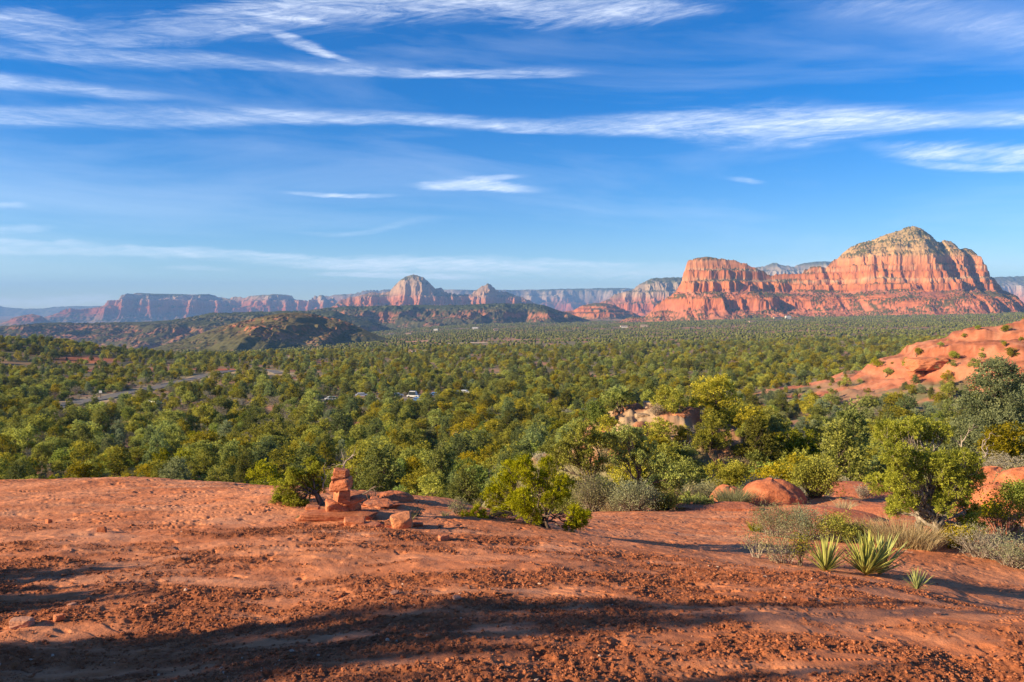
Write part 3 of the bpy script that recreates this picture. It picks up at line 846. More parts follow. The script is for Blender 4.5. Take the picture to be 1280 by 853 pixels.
M_DOME = stone_mat('red_slickrock', (.34, .095, .04), (.48, .155, .07), (.56, .21, .11), 4, .05, .05)


def unit(v): return v / (np.linalg.norm(v, axis=-1, keepdims=True) + 1e-9)


def leaves(g, rng, C, D, rad, nspr, nleaf, Ll, Lw, up=.35, spread=.9, jit=.25, flatn=0.6):
    """tufts: C centres, D outward directions, rad tuft radii"""
    n = len(C)
    d = unit(D[:, None] * .8 + rng.normal(size=(n, nspr, 3)) * spread + np.array([0, 0, up]))
    t = rng.uniform(.25, 1, (n, nspr, nleaf, 1)) ** .7
    P = C[:, None, None] + d[:, :, None] * t * rad[:, None, None, None] + rng.normal(size=(n, nspr, nleaf, 3)) * (rad * jit * .45)[:, None, None, None]
    a = unit(d[:, :, None] + rng.normal(size=P.shape) * .6)
    b = unit(np.cross(a, rng.normal(size=P.shape)))
    l = Ll * rng.uniform(.6, 1.3, (n, nspr, nleaf, 1)); w = Lw * rng.uniform(.7, 1.3, (n, nspr, nleaf, 1))
    V = np.stack([P - a * l / 2, P + b * w, P + a * l / 2, P - b * w], -2).reshape(-1, 3)
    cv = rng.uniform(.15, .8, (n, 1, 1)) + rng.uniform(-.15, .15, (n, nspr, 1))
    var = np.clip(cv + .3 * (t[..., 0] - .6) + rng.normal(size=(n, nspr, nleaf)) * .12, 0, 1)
    F = np.arange(len(V)).reshape(-1, 4)
    g.add(V, F, np.repeat(var.ravel(), 4))


def limb(g, rng, p0, p1, r0, r1, wig=.12, seg=6, sides=6, droop=0.0):
    p0 = np.asarray(p0, float); p1 = np.asarray(p1, float); L_ = np.linalg.norm(p1 - p0)
    t = np.linspace(0, 1, seg + 1)[:, None]
    P = p0 * (1 - t) + p1 * t
    w = rng.normal(size=(seg + 1, 3)) * wig * L_ / seg ** .5; w[0] = 0; w[-1] = 0
    w = (w + np.roll(w, 1, 0)) / 2; w[0] = 0; w[-1] = 0
    P = P + w + np.array([0, 0, 1]) * (np.sin(t * np.pi) * droop * L_)
    tube(g, P, np.linspace(r0, r1, seg + 1), sides, .5, rng.randint(1 << 30))
    return P


def tree_geo(seed, lobes, nclump, clump_r, nspr, nleaf, Ll, Lw, base=(0, 0, 0), stems=1, tr=.035, twigs=.35, fork=.3, up=.35, spread=.9, zmin=0.02, mleaf=None, mbark=None, names=('crown', 'trunk'), shell=(.55, 1.0), squash=.85):
    rng = np.random.RandomState(seed)
    lob = np.array([l[:3] for l in lobes], float); lr = np.array([l[3] for l in lobes], float)
    g = Geo(); w = Geo()
    base = np.array(base, float)
    top = lob.mean(0)
    forks = []
    for k in range(stems):
        off = np.array([math.cos(k * 2.4 + seed), math.sin(k * 2.4 + seed), 0]) * tr * (0 if stems == 1 else 1.6)
        f = base + off + (top - base) * fork + rng.normal(size=3) * .25 * np.linalg.norm(top - base) * fork * (1 if stems > 1 else .5)
        f[2] = max(f[2], base[2] + (top[2] - base[2]) * fork * .8)
        P = limb(w, rng, base + off - np.array([0, 0, tr * 2.0]), f, tr * 1.25, tr * .75, .10, 6, 8)
        forks.append((P[-1], tr * .75))
    CC = []; DD = []; RR = []
    for i in range(len(lob)):
        f, fr = forks[i % len(forks)]
        e = lob[i] * .85 + f * .15
        P = limb(w, rng, f, e, fr * .62, fr * .22, .22, 7, 6, .06)
        m_ = max(3, int(nclump * (lr[i] / lr.mean()) ** 1.6))
        d = unit(rng.normal(size=(m_, 3)) + np.array([0, 0, .15]))
        c = lob[i] + d * lr[i] * rng.uniform(shell[0], shell[1], (m_, 1)) * np.array([1, 1, squash])
        # keep tufts out of the ground
        c[:, 2] = np.maximum(c[:, 2], base[2] + zmin + clump_r * .4)
        CC.append(c); DD.append(d); RR.append(np.full(m_, clump_r) * rng.uniform(.6, 1.3, m_))
        for j in range(m_):
            if rng.rand() < twigs:
                q = P[rng.randint(3, len(P))]
                limb(w, rng, q, c[j] + d[j] * clump_r * .3, fr * .18, fr * .05, .2, 4, 4)
    leaves(g, rng, np.concatenate(CC), np.concatenate(DD), np.concatenate(RR), nspr, nleaf, Ll, Lw, up, spread)
    return g.mesh(names[0], mleaf), w.mesh(names[1], mbark or M_BARK, True)


def bare_geo(seed, mat, h=1.0, n0=4, depth=4, lean=.5, r0=.03, base=(0, 0, 0), name='branches', spread=.7, sh=.62):
    rng = np.random.RandomState(seed); g = Geo()

    def rec(p, d, L_, r, k):
        q = p + d * L_
        P = limb(g, rng, p, q, r, r * .55, .25, 4, 5 if k > 1 else 3)
        if k <= 0: return
        for _ in range(rng.randint(2, 4)):
            s = P[rng.randint(2, 5)]
            nd_ = unit(d + rng.normal(size=3) * spread + np.array([0, 0, .18]))
            rec(s, nd_, L_ * sh * rng.uniform(.7, 1.15), r * .5, k - 1)
    for i in range(n0):
        a = rng.uniform(0, 2 * np.pi)
        rec(np.array(base, float), unit(np.array([math.cos(a) * lean, math.sin(a) * lean, 1.0])), h * .42 * rng.uniform(.7, 1.1), r0, depth)
    return g.mesh(name, mat, True)


def rand_lobes(seed, kind):
    r = np.random.RandomState(seed); L_ = []
    if kind == 'juniper':
        n = r.randint(7, 11)
        for i in range(n):
            a = r.uniform(0, 6.28); q = r.uniform(.08, .34); z = r.uniform(.22, .74)
            q *= 1.15 - max(0, z - .45) * 1.2
            L_.append((q * math.cos(a), q * math.sin(a), z, r.uniform(.14, .22)))
        L_.append((r.uniform(-.08, .08), r.uniform(-.08, .08), .82, .14))
    elif kind == 'pinyon':
        for z in np.linspace(.2, .9, 8):
            q = .34 * (1 - z) ** .7 * r.uniform(.6, 1.1); a = r.uniform(0, 6.28)
            L_.append((q * math.cos(a), q * math.sin(a), z, .11 + .13 * (1 - z)))
            L_.append((-q * .8 * math.cos(a), -q * math.sin(a), z * .95, .10 + .11 * (1 - z)))
    elif kind == 'oak':
        for i in range(9):
            a = r.uniform(0, 6.28); q = r.uniform(.05, .38); z = r.uniform(.28, .7)
            L_.append((q * math.cos(a), q * math.sin(a), z * (1.1 - q * .5), r.uniform(.2, .27)))
    return L_


PROTO = []      # (crown mesh, trunk mesh, kind)
for sd in (11, 12, 13, 14, 15):
    c_, t_ = tree_geo(sd, rand_lobes(sd, 'juniper'), 26, .085, 7, 7, .026, .0095, stems=1 + sd % 3, tr=.028, twigs=.12, fork=.28, mleaf=M_JUN)
    PROTO.append((c_, t_, 'juniper'))
for sd in (21, 22):
    c_, t_ = tree_geo(sd, rand_lobes(sd, 'pinyon'), 15, .075, 7, 7, .028, .008, tr=.024, twigs=.2, fork=.3, mleaf=M_PIN)
    PROTO.append((c_, t_, 'pinyon'))
for sd in (31, 32):
    c_, t_ = tree_geo(sd, rand_lobes(sd, 'oak'), 42, .06, 6, 6, .026, .011, stems=3, tr=.022, twigs=.1, fork=.25, mleaf=M_OAK, shell=(.7, 1))
    PROTO.append((c_, t_, 'oak'))
c_, t_ = tree_geo(41, rand_lobes(42, 'pinyon'), 16, .08, 7, 7, .03, .008, tr=.026, twigs=.2, mleaf=M_BLU)
PROTO.append((c_, t_, 'silver'))


c_, t_ = tree_geo(43, rand_lobes(42, 'pinyon') + rand_lobes(44, 'juniper'), 26, .07, 8, 11, .017, .0045, tr=.026, twigs=.2, mleaf=M_BLU)
BIG = (c_, t_, 'silver')


def grey_proto(sd):
    r = np.random.RandomState(sd)
    tw = bare_geo(sd, M_SILV, .95, 7, 3, .6, .012, name='trunk')
    lb = rand_lobes(sd, 'oak')
    c_, _t = tree_geo(sd, [(a, b, c * .95, d) for a, b, c, d in lb], 24, .08, 6, 4, .034, .0035, mleaf=M_GRY, twigs=0)
    bpy.data.meshes.remove(_t); return c_, tw, 'grey'


PROTO.append(grey_proto(51))
PROTO.append(BIG)
KINDS_ = [p[2] for p in PROTO]


def shrub_geo(seed, w, h, nst, Ll, Lw, mleaf, mwood, dens=26, rw=.004, spread=1.0, name='leaves', leafy=.25, top=1.0):
    """low many-stemmed bush: leaves mesh and stems mesh, in metres"""
    rng = np.random.RandomState(seed); g = Geo(); s = Geo()
    C = []; D = []
    for i in range(nst):
        a = rng.uniform(0, 6.28); q = rng.uniform(0, 1) ** .6
        e = np.array([math.cos(a) * q * w / 2, math.sin(a) * q * w / 2 * .8, h * (1 - .45 * q * q) * rng.uniform(.55, 1) * top])
        b = np.array([e[0] * .25 + rng.normal() * w * .04, e[1] * .25, 0])
        P = limb(s, rng, b, e, rw, rw * .35, .12, 5, 4, .06)
        for k in range(3):
            q0 = P[rng.randint(2, 5)]; e2 = q0 + rng.normal(size=3) * h * .16 + np.array([0, 0, h * .12])
            limb(s, rng, q0, e2, rw * .5, rw * .2, .15, 3, 3)
            C.append(e2); D.append(unit(e2 - b))
        C.append(e); D.append(unit(e - b))
    C = np.array(C); D = np.array(D)
    leaves(g, rng, C, D, np.full(len(C), h * leafy), 4, max(1, dens // 4), Ll, Lw, .3, .9, .6)
    return g.mesh(name, mleaf), s.mesh('stems', mwood, True)


def grass_geo(seed, w, h, n, mat, bw=.003, name='grass', lean=.6):
    rng = np.random.RandomState(seed); g = Geo()
    a = rng.uniform(0, 6.28, n); q = rng.uniform(0, 1, n) ** .5 * w / 2
    b = np.stack([np.cos(a) * q, np.sin(a) * q * .8, np.zeros(n)], 1)
    d = np.stack([np.cos(a) * q / w * 2 * lean + rng.normal(size=n) * .2, np.sin(a) * q / w * 2 * lean + rng.normal(size=n) * .2, np.ones(n)], 1)
    L_ = h * rng.uniform(.5, 1.05, n)[:, None]
    s = unit(np.cross(d, rng.normal(size=(n, 3)))) * bw
    m1 = b + d * L_ * .5; e = b + d * L_ * .9 + (d * np.array([1, 1, -.15])) * L_ * .25 * rng.uniform(0, 1.2, (n, 1))
    V = np.stack([b - s, b + s, m1 + s * .8, m1 - s * .8, e + s * .15, e - s * .15], 1).reshape(-1, 3)
    k = np.arange(n)[:, None] * 6
    F = np.concatenate([k + np.array([[0, 1, 2, 3]]), k + np.array([[3, 2, 4, 5]])])
    g.add(V, F, np.repeat(rng.uniform(0, 1, n), 6))
    return g.mesh(name, mat)


def yucca_geo(seed, R, n, mat=None):
    rng = np.random.RandomState(seed); g = Geo()
    for i in range(n):
        f = (i + .5) / n
        el = math.radians(88 - 62 * f ** .9 + rng.normal() * 5); az = i * 2.39996 + rng.normal() * .2
        L_ = R * rng.uniform(.78, 1.05) * (1 if f < .8 else .8)
        d = np.array([math.cos(az) * math.cos(el), math.sin(az) * math.cos(el), math.sin(el)])
        sidev = unit(np.cross(d, [0, 0, 1.0]) + 1e-6); nv = np.cross(sidev, d)
        t = np.linspace(0, 1, 6)
        bend = rng.uniform(-.05, .12) * (1 if el < 1.0 else .3)
        P = d[None] * (t * L_)[:, None] - np.array([0, 0, 1])[None] * (t ** 2 * L_ * bend)[:, None]
        wv = R * .030 * np.array([.8, 1.0, .95, .75, .45, .03]) * rng.uniform(.8, 1.2)
        rows = []
        for k in range(6):
            c = P[k]; rows += [c - sidev * wv[k] + nv * wv[k] * .35, c, c + sidev * wv[k] + nv * wv[k] * .35]
        v = np.tile([.95, .35, .9], 6) + rng.uniform(-.15, .05)
        if f > .88: v = v * .5 + .6
        g.add(rows, grid_faces(6, 3), np.clip(v, 0, 1))
    return g.mesh('yucca', M_YUC)


def rock_geo(seed, dims, mat, npts=14, rough=.05, name='rock', sub=3, box=.75, smooth=False):
    rng = np.random.RandomState(seed); bm = bmesh.new()
    P = rng.uniform(-1, 1, (npts, 3)); n = np.abs(P).max(1, keepdims=True)
    P = P / n * rng.uniform(box, 1, (npts, 1))
    cn = np.array([[a, b, c] for a in (-1, 1) for b in (-1, 1) for c in (-1, 1)]) * rng.uniform(box * .86, 1, (8, 3)) * rng.uniform(.72, 1, (8, 1))
    P = np.concatenate([P[:max(5, npts - 6)], cn])
    for p in P: bm.verts.new(p)
    bmesh.ops.convex_hull(bm, input=bm.verts[:])
    bmesh.ops.delete(bm, geom=[v for v in bm.verts if not v.link_faces], context='VERTS')
    bmesh.ops.bevel(bm, geom=bm.edges[:], offset=.09, segments=1, affect='EDGES', clamp_overlap=True)
    bmesh.ops.triangulate(bm, faces=bm.faces[:])
    for _ in range(sub): bmesh.ops.subdivide_edges(bm, edges=[e for e in bm.edges if e.calc_length() > .28], cuts=1, use_grid_fill=False); bmesh.ops.triangulate(bm, faces=bm.faces[:])
    co = np.array([v.co[:] for v in bm.verts])
    mx = co.max(0); mn = co.min(0); co = (co - (mx + mn) / 2) / ((mx - mn) / 2)
    nz = fbm(co[:, 0] * 2.2 + seed, co[:, 1] * 2.2 + co[:, 2] * 3.1, 4, seed)
    nl = fbm(co[:, 0] * .6 + seed * 3, co[:, 2] * 6, 3, seed + 5)
    co = co * (1 + rough * 2 * nz + rough * nl)[:, None]
    co[:, 2] -= co[:, 2].min()
    co = co * np.array(dims) / 2
    for v, c in zip(bm.verts, co): v.co = c
    me = bpy.data.meshes.new(name); bm.to_mesh(me); bm.free(); me.materials.append(mat)
    me.polygons.foreach_set('use_smooth', np.full(len(me.polygons), smooth)); me.update()
    return me


def put_rock(name, seed, px, Y, dims, mat, label, cat='rock', group=None, dz=0.0, rot=(0, 0, 0), row=None, **k):
    X, Yy, z = gpt(px, Y)
    if row is not None: z = at(px, row, Y).z
    o = link(name, rock_geo(seed, dims, mat, name=name, **k), loc=(X, Yy, z + dz), rot=[math.radians(a) for a in rot])
    return set_props(o, label, cat, group)


def dome_geo(seed, dims, mat, name='rock', rough=.045, power=.62):
    a = np.linspace(0, 2 * np.pi, 72, endpoint=False); e = np.linspace(-.25, np.pi / 2, 30)
    E, A = np.meshgrid(e, a, indexing='ij')
    ce, se = np.cos(E), np.sin(E)
    x = ce * np.cos(A); y = ce * np.sin(A); zz = np.sign(se) * np.abs(se) ** (.5 + power * .5)
    n = fbm(x * 1.5 + seed, y * 1.5 + zz * 1.3, 4, seed) * rough * 2.2 + .25 * rough * fbm(x * 2 + 9, zz * 9, 3, seed + 2)
    k = 1 + n + .10 * fbm(np.cos(A) + seed, np.sin(A), 2, seed + 7)
    V = np.stack([x * k * dims[0] / 2, y * k * dims[1] / 2, zz * k * dims[2]], -1)
    me = np_mesh(name, V.reshape(-1, 3), [grid_faces(len(e), len(a), True)], mat, True)
    return me


def put_dome(seed, px, Y, dims, label, dz=-.05, rz=0, group='rounded red humps of rock', mat=None):
    X, Yy, z = gpt(px, Y)
    o = link('rock', dome_geo(seed, dims, mat or M_DOME), loc=(X, Yy, z + dz), rot=(0, 0, math.radians(rz)))
    return set_props(o, label, 'rock', group)


# ------------------------------------------------------------------ the cairn and the stones beside it
CG = 'stones stacked into the cairn'


def stone(zx0, zx1, zy1, Y, h, dep, seed, label, mat=M_STONE, rot=(0, 0, 0), group=CG, name='stone', **k):
    px = 330 + (zx0 + zx1) / 2 / 5.565; w = (zx1 - zx0) / 5.565 / FPX * Y; row = 560 + zy1 / 5.565
    k.setdefault('rough', .032); k.setdefault('npts', 13); w *= 1.06; h *= 1.12; dep *= 1.15; k['box'] = max(.82, k.get('box', .8))
    return put_rock(name, seed, px, Y, (w, dep, h), mat, label, 'stone', group, row=row, rot=rot, **k)


stone(232, 765, 500, 6.98, .066, .19, 3, 'long thin slab of red sandstone lying flat under the cairn', rot=(0, 1.5, 3), box=.86, npts=16, dz=0)
stone(415, 585, 452, 7.05, .095, .17, 5, 'broad base block of the cairn at its left foot, on the long slab', rot=(0, 3, 10), box=.8)
stone(520, 650, 450, 7.1, .10, .16, 6, 'squat shaded base block under the right half of the cairn', rot=(0, -4, -15), box=.8)
stone(520, 705, 382, 7.06, .048, .15, 7, 'flat plate sticking out to the right of the cairn, low in the stack', rot=(4, -12, 5), box=.88, npts=20)
stone(478, 584, 376, 7.0, .108, .13, 8, 'blocky pale red stone halfway up the cairn, above the jutting plate', rot=(0, 5, 24), box=.8)
stone(468, 608, 294, 7.0, .10, .15, 9, 'widest stone in the upper half of the cairn', rot=(3, -7, -14), box=.8)
stone(472, 566, 243, 7.0, .062, .12, 10, 'small tilted stone just below the top of the cairn', rot=(0, -14, 15), box=.75)
stone(472, 574, 197, 7.0, .058, .12, 11, 'rounded cap stone on the very top of the cairn', rot=(0, 5, -8), box=.75)
G2 = 'loose stones around the cairn'
stone(545, 690, 545, 6.72, .062, .17, 12, 'thick pale red slab leaning in front of the long slab', rot=(6, 2, 8), group=G2, box=.85)
stone(612, 796, 560, 6.66, .042, .16, 13, 'thin flat slab on the ground in front of the cairn, the lower right one', rot=(0, 2, -6), group=G2, box=.9, npts=20)
stone(882, 1032, 574, 6.62, .128, .16, 14, 'chunky tan boulder alone on the ground to the right of the cairn', mat=M_STONE2, rot=(0, -6, 12), group=G2, box=.78)
stone(1030, 1100, 560, 6.75, .05, .10, 15, 'small red stone tucked behind the tan boulder', rot=(0, 0, 5), group=G2)
stone(275, 375, 432, 7.2, .035, .12, 16, 'small flat slab on top of the left end of the long slab', rot=(0, 2, 0), group=G2, box=.9)
stone(95, 185, 540, 6.8, .022, .10, 17, 'thin dark flake of rock on the ground under the small juniper', rot=(0, 0, 30), group=G2, box=.9)
put_dome(18, 330 + 890 / 5.565, 8.2, (.42, .34, .10), 'low rounded red hump of rock rising from the slab behind the cairn', dz=-.02, group=None)
put_rock('rock', 19, 330 + 800 / 5.565, 7.6, (.34, .3, .085), M_STONE, 'dark crumbling red ledge between the cairn and the rounded hump', 'rock', rot=(0, 3, -20), dz=-.03, box=.7, rough=.12)
# loose stones on the slab
for i, (px, Y, w, h, mt, lb) in enumerate([
        (18, 3.95, .115, .045, M_PALE, 'flat grey-red stone at the lower left corner of the slab'),
        (65, 4.02, .052, .04, M_STONE, 'small dark red cube of stone just right of the flat corner stone'),
        (82, 4.3, .05, .018, M_PALE, 'pale flat chip lying in the upper left shadow band'),
        (185, 4.35, .035, .016, M_PALE, 'pale chip left of the centre of the lower shadow band'),
        (55, 7.0, .06, .045, M_STONE, 'lone red stone on the smooth rock at far left, above the gravel'),
        (122, 6.4, .075, .05, M_STONE, 'red stone at the upper edge of the gravel left of the juniper'),
        (553, 6.1, .10, .05, M_STONE, 'rough dark red stone on the slab below the tan boulder'),
        (491, 4.35, .06, .02, M_PALE, 'pale flat chip in the shade below the cairn'),
        (570, 4.15, .055, .016, M_PALE, 'pale chip furthest down the slab below the tan boulder'),
        (1012, 4.6, .05, .03, M_STONE, 'small red stone on the slab below the left yucca'),
        (1180, 4.35, .04, .02, M_PALE, 'small pale chip near the right rim of the slab')]):
    put_rock('stone', 60 + i, px, Y, (w, w * .7, h), mt, lb, 'stone', 'loose stones on the slab', dz=-.004, rot=(0, 0, i * 37), box=.75)

# rounded humps of slickrock down on the terrace
put_dome(31, 914, 16.2, (.85, .9, .46), 'smaller left hump of the pair of rounded red rocks')
put_dome(32, 968, 16.0, (1.3, 1.2, .50), 'larger right hump of the pair of rounded red rocks')
put_rock('rock', 33, 900, 14.4, (1.5, .8, .16), M_DOME, 'low layered ledge in front of the two rounded humps', 'rock', dz=-.06, box=.8, npts=30, rough=.08)
put_dome(34, 1252, 13.2, (.85, .9, .40), 'rounded red rock to the right of the bright juniper, the nearer one')
put_dome(35, 1286, 14.5, (1.0, .9, .55), 'rounded red rock cut by the right edge of the picture')
put_dome(36, 1252, 17.0, (1.3, 1.1, .5), 'rounded red rock to the right of the bright juniper, the farther one')
put_rock('stone', 37, 1080, 19.0, (.22, .2, .26), M_STONE, 'upright red stone standing on the pale rock left of the bright juniper', 'stone', dz=-.01, box=.7)
put_rock('stone', 38, 1077, 18.8, (.34, .22, .08), M_STONE, 'flat red stone at the foot of the upright one left of the juniper', 'stone', dz=-.01, box=.8)
put_dome(41, 1088, 18.6, (3.0, 2.6, .34), 'broad smooth sandstone shelf left of the bright juniper, below the upright stone', dz=-.06, group='low shelves of sandstone')
put_dome(42, 1046, 12.4, (1.7, 1.5, .17), 'low sandstone shelf just behind the sage shrubs', dz=-.04, group='low shelves of sandstone')
put_dome(43, 1120, 13.2, (1.5, 1.3, .2), 'low sandstone shelf just left of the bright juniper', dz=-.04, group='low shelves of sandstone')
put_dome(44, 1240, 11.2, (1.0, .8, .2), 'low sandstone shelf under the dark twigs right of the juniper', dz=-.04, group='low shelves of sandstone')
# blocks of the pale outcrop
rr = np.random.RandomState(5)
for i, (px, Y, w, h, lb) in enumerate([(818, 46, 1.2, .5, 'largest pale cream block at the crest of the wooded knoll'), (838, 45, .9, .35, 'cream block just right of the largest one on the knoll'),
                                       (803, 44.5, .8, .3, 'low cream block left of the largest one on the knoll'), (733, 44, 1.1, .4, 'cream block on the left flank of the wooded knoll'),
                                       (748, 43, .6, .3, 'small cream block right of the one on the left flank'), (850, 43, .7, .3, 'reddish block on the right shoulder of the knoll'),
                                       (830, 42, .6, .3, 'reddish block below the crest blocks of the knoll')]):
    put_rock('rock', 90 + i, px, Y, (w, w * .8, h), M_CREAM if i < 5 else M_STONE2, lb, 'rock', 'blocks on the wooded knoll', dz=-.12, box=.75)
# dark overhanging rock on the red slope
put_rock('rock', 110, 1160, 203, (10, 6, 3.4), M_STONE, 'dark undercut rock standing on the bare red slope', 'rock', dz=-.4, rough=.08, npts=18)
put_rock('rock', 111, 1146, 203, (3.5, 3, 2.2), M_STONE, 'small red rock at the left foot of the undercut one on the slope', 'rock', dz=-.3, rough=.08)


# ------------------------------------------------------------------ crushed red gravel
def build_gravel(n=90000):
    rng = np.random.RandomState(77)
    X = rng.uniform(-5.2, 6.0, n * 3); Y = 2.7 * np.exp(rng.uniform(0, 1, n * 3) ** .9 * math.log(8.4 / 2.7))
    m = clod_mask(X, Y); a = np.abs(X / Y)
    keep = (rng.rand(n * 3) < np.clip(m ** 1.4 * .95 + .012, 0, 1)) & (a < .78)
    X, Y = X[keep][:n], Y[keep][:n]; n = len(X)
    s = .0013 + .0085 * rng.rand(n) ** 6 + .0026 * rng.rand(n); big = rng.rand(n) < .008; s[big] *= 1.8
    Z = gz(X, Y) + s * .25
    t = (1 + 5 ** .5) / 2
    ico = unit(np.array([[-1, t, 0], [1, t, 0], [-1, -t, 0], [1, -t, 0], [0, -1, t], [0, 1, t], [0, -1, -t], [0, 1, -t], [t, 0, -1], [t, 0, 1], [-t, 0, -1], [-t, 0, 1]], float))
    F = np.array([[0, 11, 5], [0, 5, 1], [0, 1, 7], [0, 7, 10], [0, 10, 11], [1, 5, 9], [5, 11, 4], [11, 10, 2], [10, 7, 6], [7, 1, 8], [3, 9, 4], [3, 4, 2], [3, 2, 6], [3, 6, 8], [3, 8, 9], [4, 9, 5], [2, 4, 11], [6, 2, 10], [8, 6, 7], [9, 8, 1]])
    V = ico[None] * rng.uniform(.62, 1.25, (n, 12, 1)) * np.stack([rng.uniform(.8, 1.35, n), rng.uniform(.8, 1.3, n), rng.uniform(.55, 1.0, n)], 1)[:, None]
    th = rng.uniform(0, 6.28, n); c, s_ = np.cos(th)[:, None], np.sin(th)[:, None]
    V = np.stack([V[..., 0] * c - V[..., 1] * s_, V[..., 0] * s_ + V[..., 1] * c, V[..., 2]], -1) * s[:, None, None]
    V = V + np.stack([X, Y, Z], 1)[:, None]
    FF = (F[None] + (np.arange(n) * 12)[:, None, None]).reshape(-1, 3)
    base = mixc((.25, .08, .034), (.42, .15, .065), rng.rand(n) ** 1.3)
    pale = rng.rand(n) < .008; base[pale] = (.50, .33, .24)
    me = np_mesh('gravel', V.reshape(-1, 3), [FF], M_GROUND, False, col=np.repeat(base, 12, 0))
    set_props(link('gravel', me), 'crumbled red gravel strewn over the sandstone slab', 'gravel', kind='stuff')


build_gravel()


# ------------------------------------------------------------------ hero plants
def hero(name, seed, base, Y, lobes, label, cat, leafp, rdepth=.35, bark=None, dead=None, mleaf=None, **k):
    bx, by, bz = gpt(base, Y)
    rng = np.random.RandomState(seed); s = Y / FPX; L_ = []
    mxl = np.mean([l[0] for l in lobes])
    for (px, py, r) in lobes:
        p = at(px, py, Y)
        L_.append((p.x - bx, rng.uniform(-1, 1) * rdepth, p.z - bz, r * s))
    t = thing(name, (bx, by, bz), label, cat)
    cm, tm = tree_geo(seed, L_, mleaf=mleaf or M_HERO, mbark=bark or M_BARK, **leafp, **k)
    link('crown', cm, t); link('trunk', tm, t)
    if dead:
        for (px, py, tx, ty, r) in dead:
            a = at(px, py, Y); b = at(tx, ty, Y)
            g = Geo(); rg = np.random.RandomState(seed + int(px))

            def rec(p, q, r, kk):
                P = limb(g, rg, p, q, r, r * .35, .22, 6, 5)
                if kk:
                    for _ in range(3):
                        s0 = P[rg.randint(2, 6)]; dd = unit(q - p + rg.normal(size=3) * np.linalg.norm(q - p) * .7)
                        rec(s0, s0 + dd * np.linalg.norm(q - p) * .5, r * .45, kk - 1)
            rec(np.array([a.x - bx, 0, a.z - bz]), np.array([b.x - bx, .05, b.z - bz]), r, 2)
            o = link('dead_branch', g.mesh('dead_branch', M_SILV, True), t)
    return t


hero('juniper_tree', 201, 1163, 10.0,
     [(1102, 562, 17), (1122, 545, 18), (1142, 538, 14), (1163, 545, 20), (1187, 545, 14), (1110, 590, 20), (1136, 575, 20), (1160, 578, 20), (1188, 572, 18), (1118, 618, 15), (1140, 605, 16),
      (1176, 602, 18), (1204, 598, 17), (1225, 590, 12), (1160, 622, 12), (1190, 628, 18), (1214, 622, 16), (1228, 645, 12), (1204, 652, 14), (1222, 664, 12), (1128, 642, 11), (1098, 605, 12), (1200, 672, 9)],
     'bright yellow-green juniper with silvery twisted trunk at the right of the rock terrace', 'juniper',
     dict(nclump=58, clump_r=.066, nspr=9, nleaf=14, Ll=.016, Lw=.0046, up=.2, spread=.75, shell=(.45, 1.05)), rdepth=.45, bark=M_SILV,
     dead=[(1205, 600, 1204, 545, .018), (1212, 600, 1236, 552, .016), (1150, 655, 1192, 645, .03)], stems=3, tr=.055, twigs=.35, fork=.22)
hero('juniper_bush', 202, 684, 7.7,
     [(583, 645, 10), (598, 640, 12), (614, 632, 14), (630, 618, 15), (640, 600, 14), (654, 587, 14), (668, 600, 15), (652, 618, 15), (642, 640, 14), (664, 636, 12), (686, 596, 13), (702, 610, 14),
      (690, 624, 10), (716, 632, 10), (724, 650, 9), (733, 662, 8), (714, 662, 7), (625, 650, 9), (604, 652, 8), (675, 618, 11)],
     'low spreading juniper bush on the far rim of the slab, right of the cairn', 'bush',
     dict(nclump=34, clump_r=.054, nspr=8, nleaf=13, Ll=.0135, Lw=.0038, up=.45, spread=.7, shell=(.4, 1.05)), rdepth=.4, stems=4, tr=.022, twigs=.6, fork=.3, dead=[(672, 640, 668, 596, .006), (690, 640, 705, 596, .006)])
hero('juniper_bush', 203, 404, 7.75,
     [(349, 622, 9), (360, 606, 11), (374, 598, 11), (388, 592, 8), (356, 638, 7), (370, 622, 11), (386, 612, 10), (345, 641, 5), (380, 634, 7), (396, 603, 6), (392, 588, 7), (398, 612, 6), (384, 582, 6), (366, 590, 7), (342, 632, 6)],
     'stunted bright green juniper growing beside the cairn on its left', 'bush',
     dict(nclump=30, clump_r=.042, nspr=7, nleaf=12, Ll=.011, Lw=.0034, up=.4, spread=.75, shell=(.35, 1.05)), rdepth=.18, stems=2, tr=.024, twigs=.6, fork=.5, dead=[(404, 610, 404, 583, .008), (403, 600, 378, 590, .006)])
hero('juniper_tree', 204, 757, 17,
     [(694, 585, 11), (704, 562, 13), (720, 548, 14), (738, 545, 12), (752, 556, 10), (716, 574, 12), (734, 572, 11), (752, 584, 9), (700, 600, 9)],
     'open juniper with a dark curved trunk just past the slab rim, the left of two', 'juniper',
     dict(nclump=26, clump_r=.13, nspr=8, nleaf=8, Ll=.042, Lw=.011, up=.4, spread=.75, shell=(.4, 1.05)), rdepth=.5, stems=1, tr=.06, twigs=.4, fork=.5, mleaf=M_JUN)
hero('juniper_tree', 205, 797, 17.4,
     [(768, 556, 10), (782, 545, 12), (797, 552, 12), (811, 566, 11), (776, 576, 9), (823, 582, 11), (836, 596, 11), (826, 610, 10), (846, 610, 10), (858, 622, 9), (795, 572, 8)],
     'open juniper with a leaning grey trunk just past the slab rim, the right of two', 'juniper',
     dict(nclump=26, clump_r=.13, nspr=8, nleaf=8, Ll=.042, Lw=.011, up=.4, spread=.75, shell=(.4, 1.05)), rdepth=.5, stems=1, tr=.055, twigs=.4, fork=.45, mleaf=M_JUN)


def mk_yucca(px, Y, R, n, sd, label):
    x, y, z = gpt(px, Y)
    o = link('yucca', yucca_geo(sd, R, n), loc=(x, y, z + .0)); set_props(o, label, 'yucca', 'yuccas along the right rim of the slab')


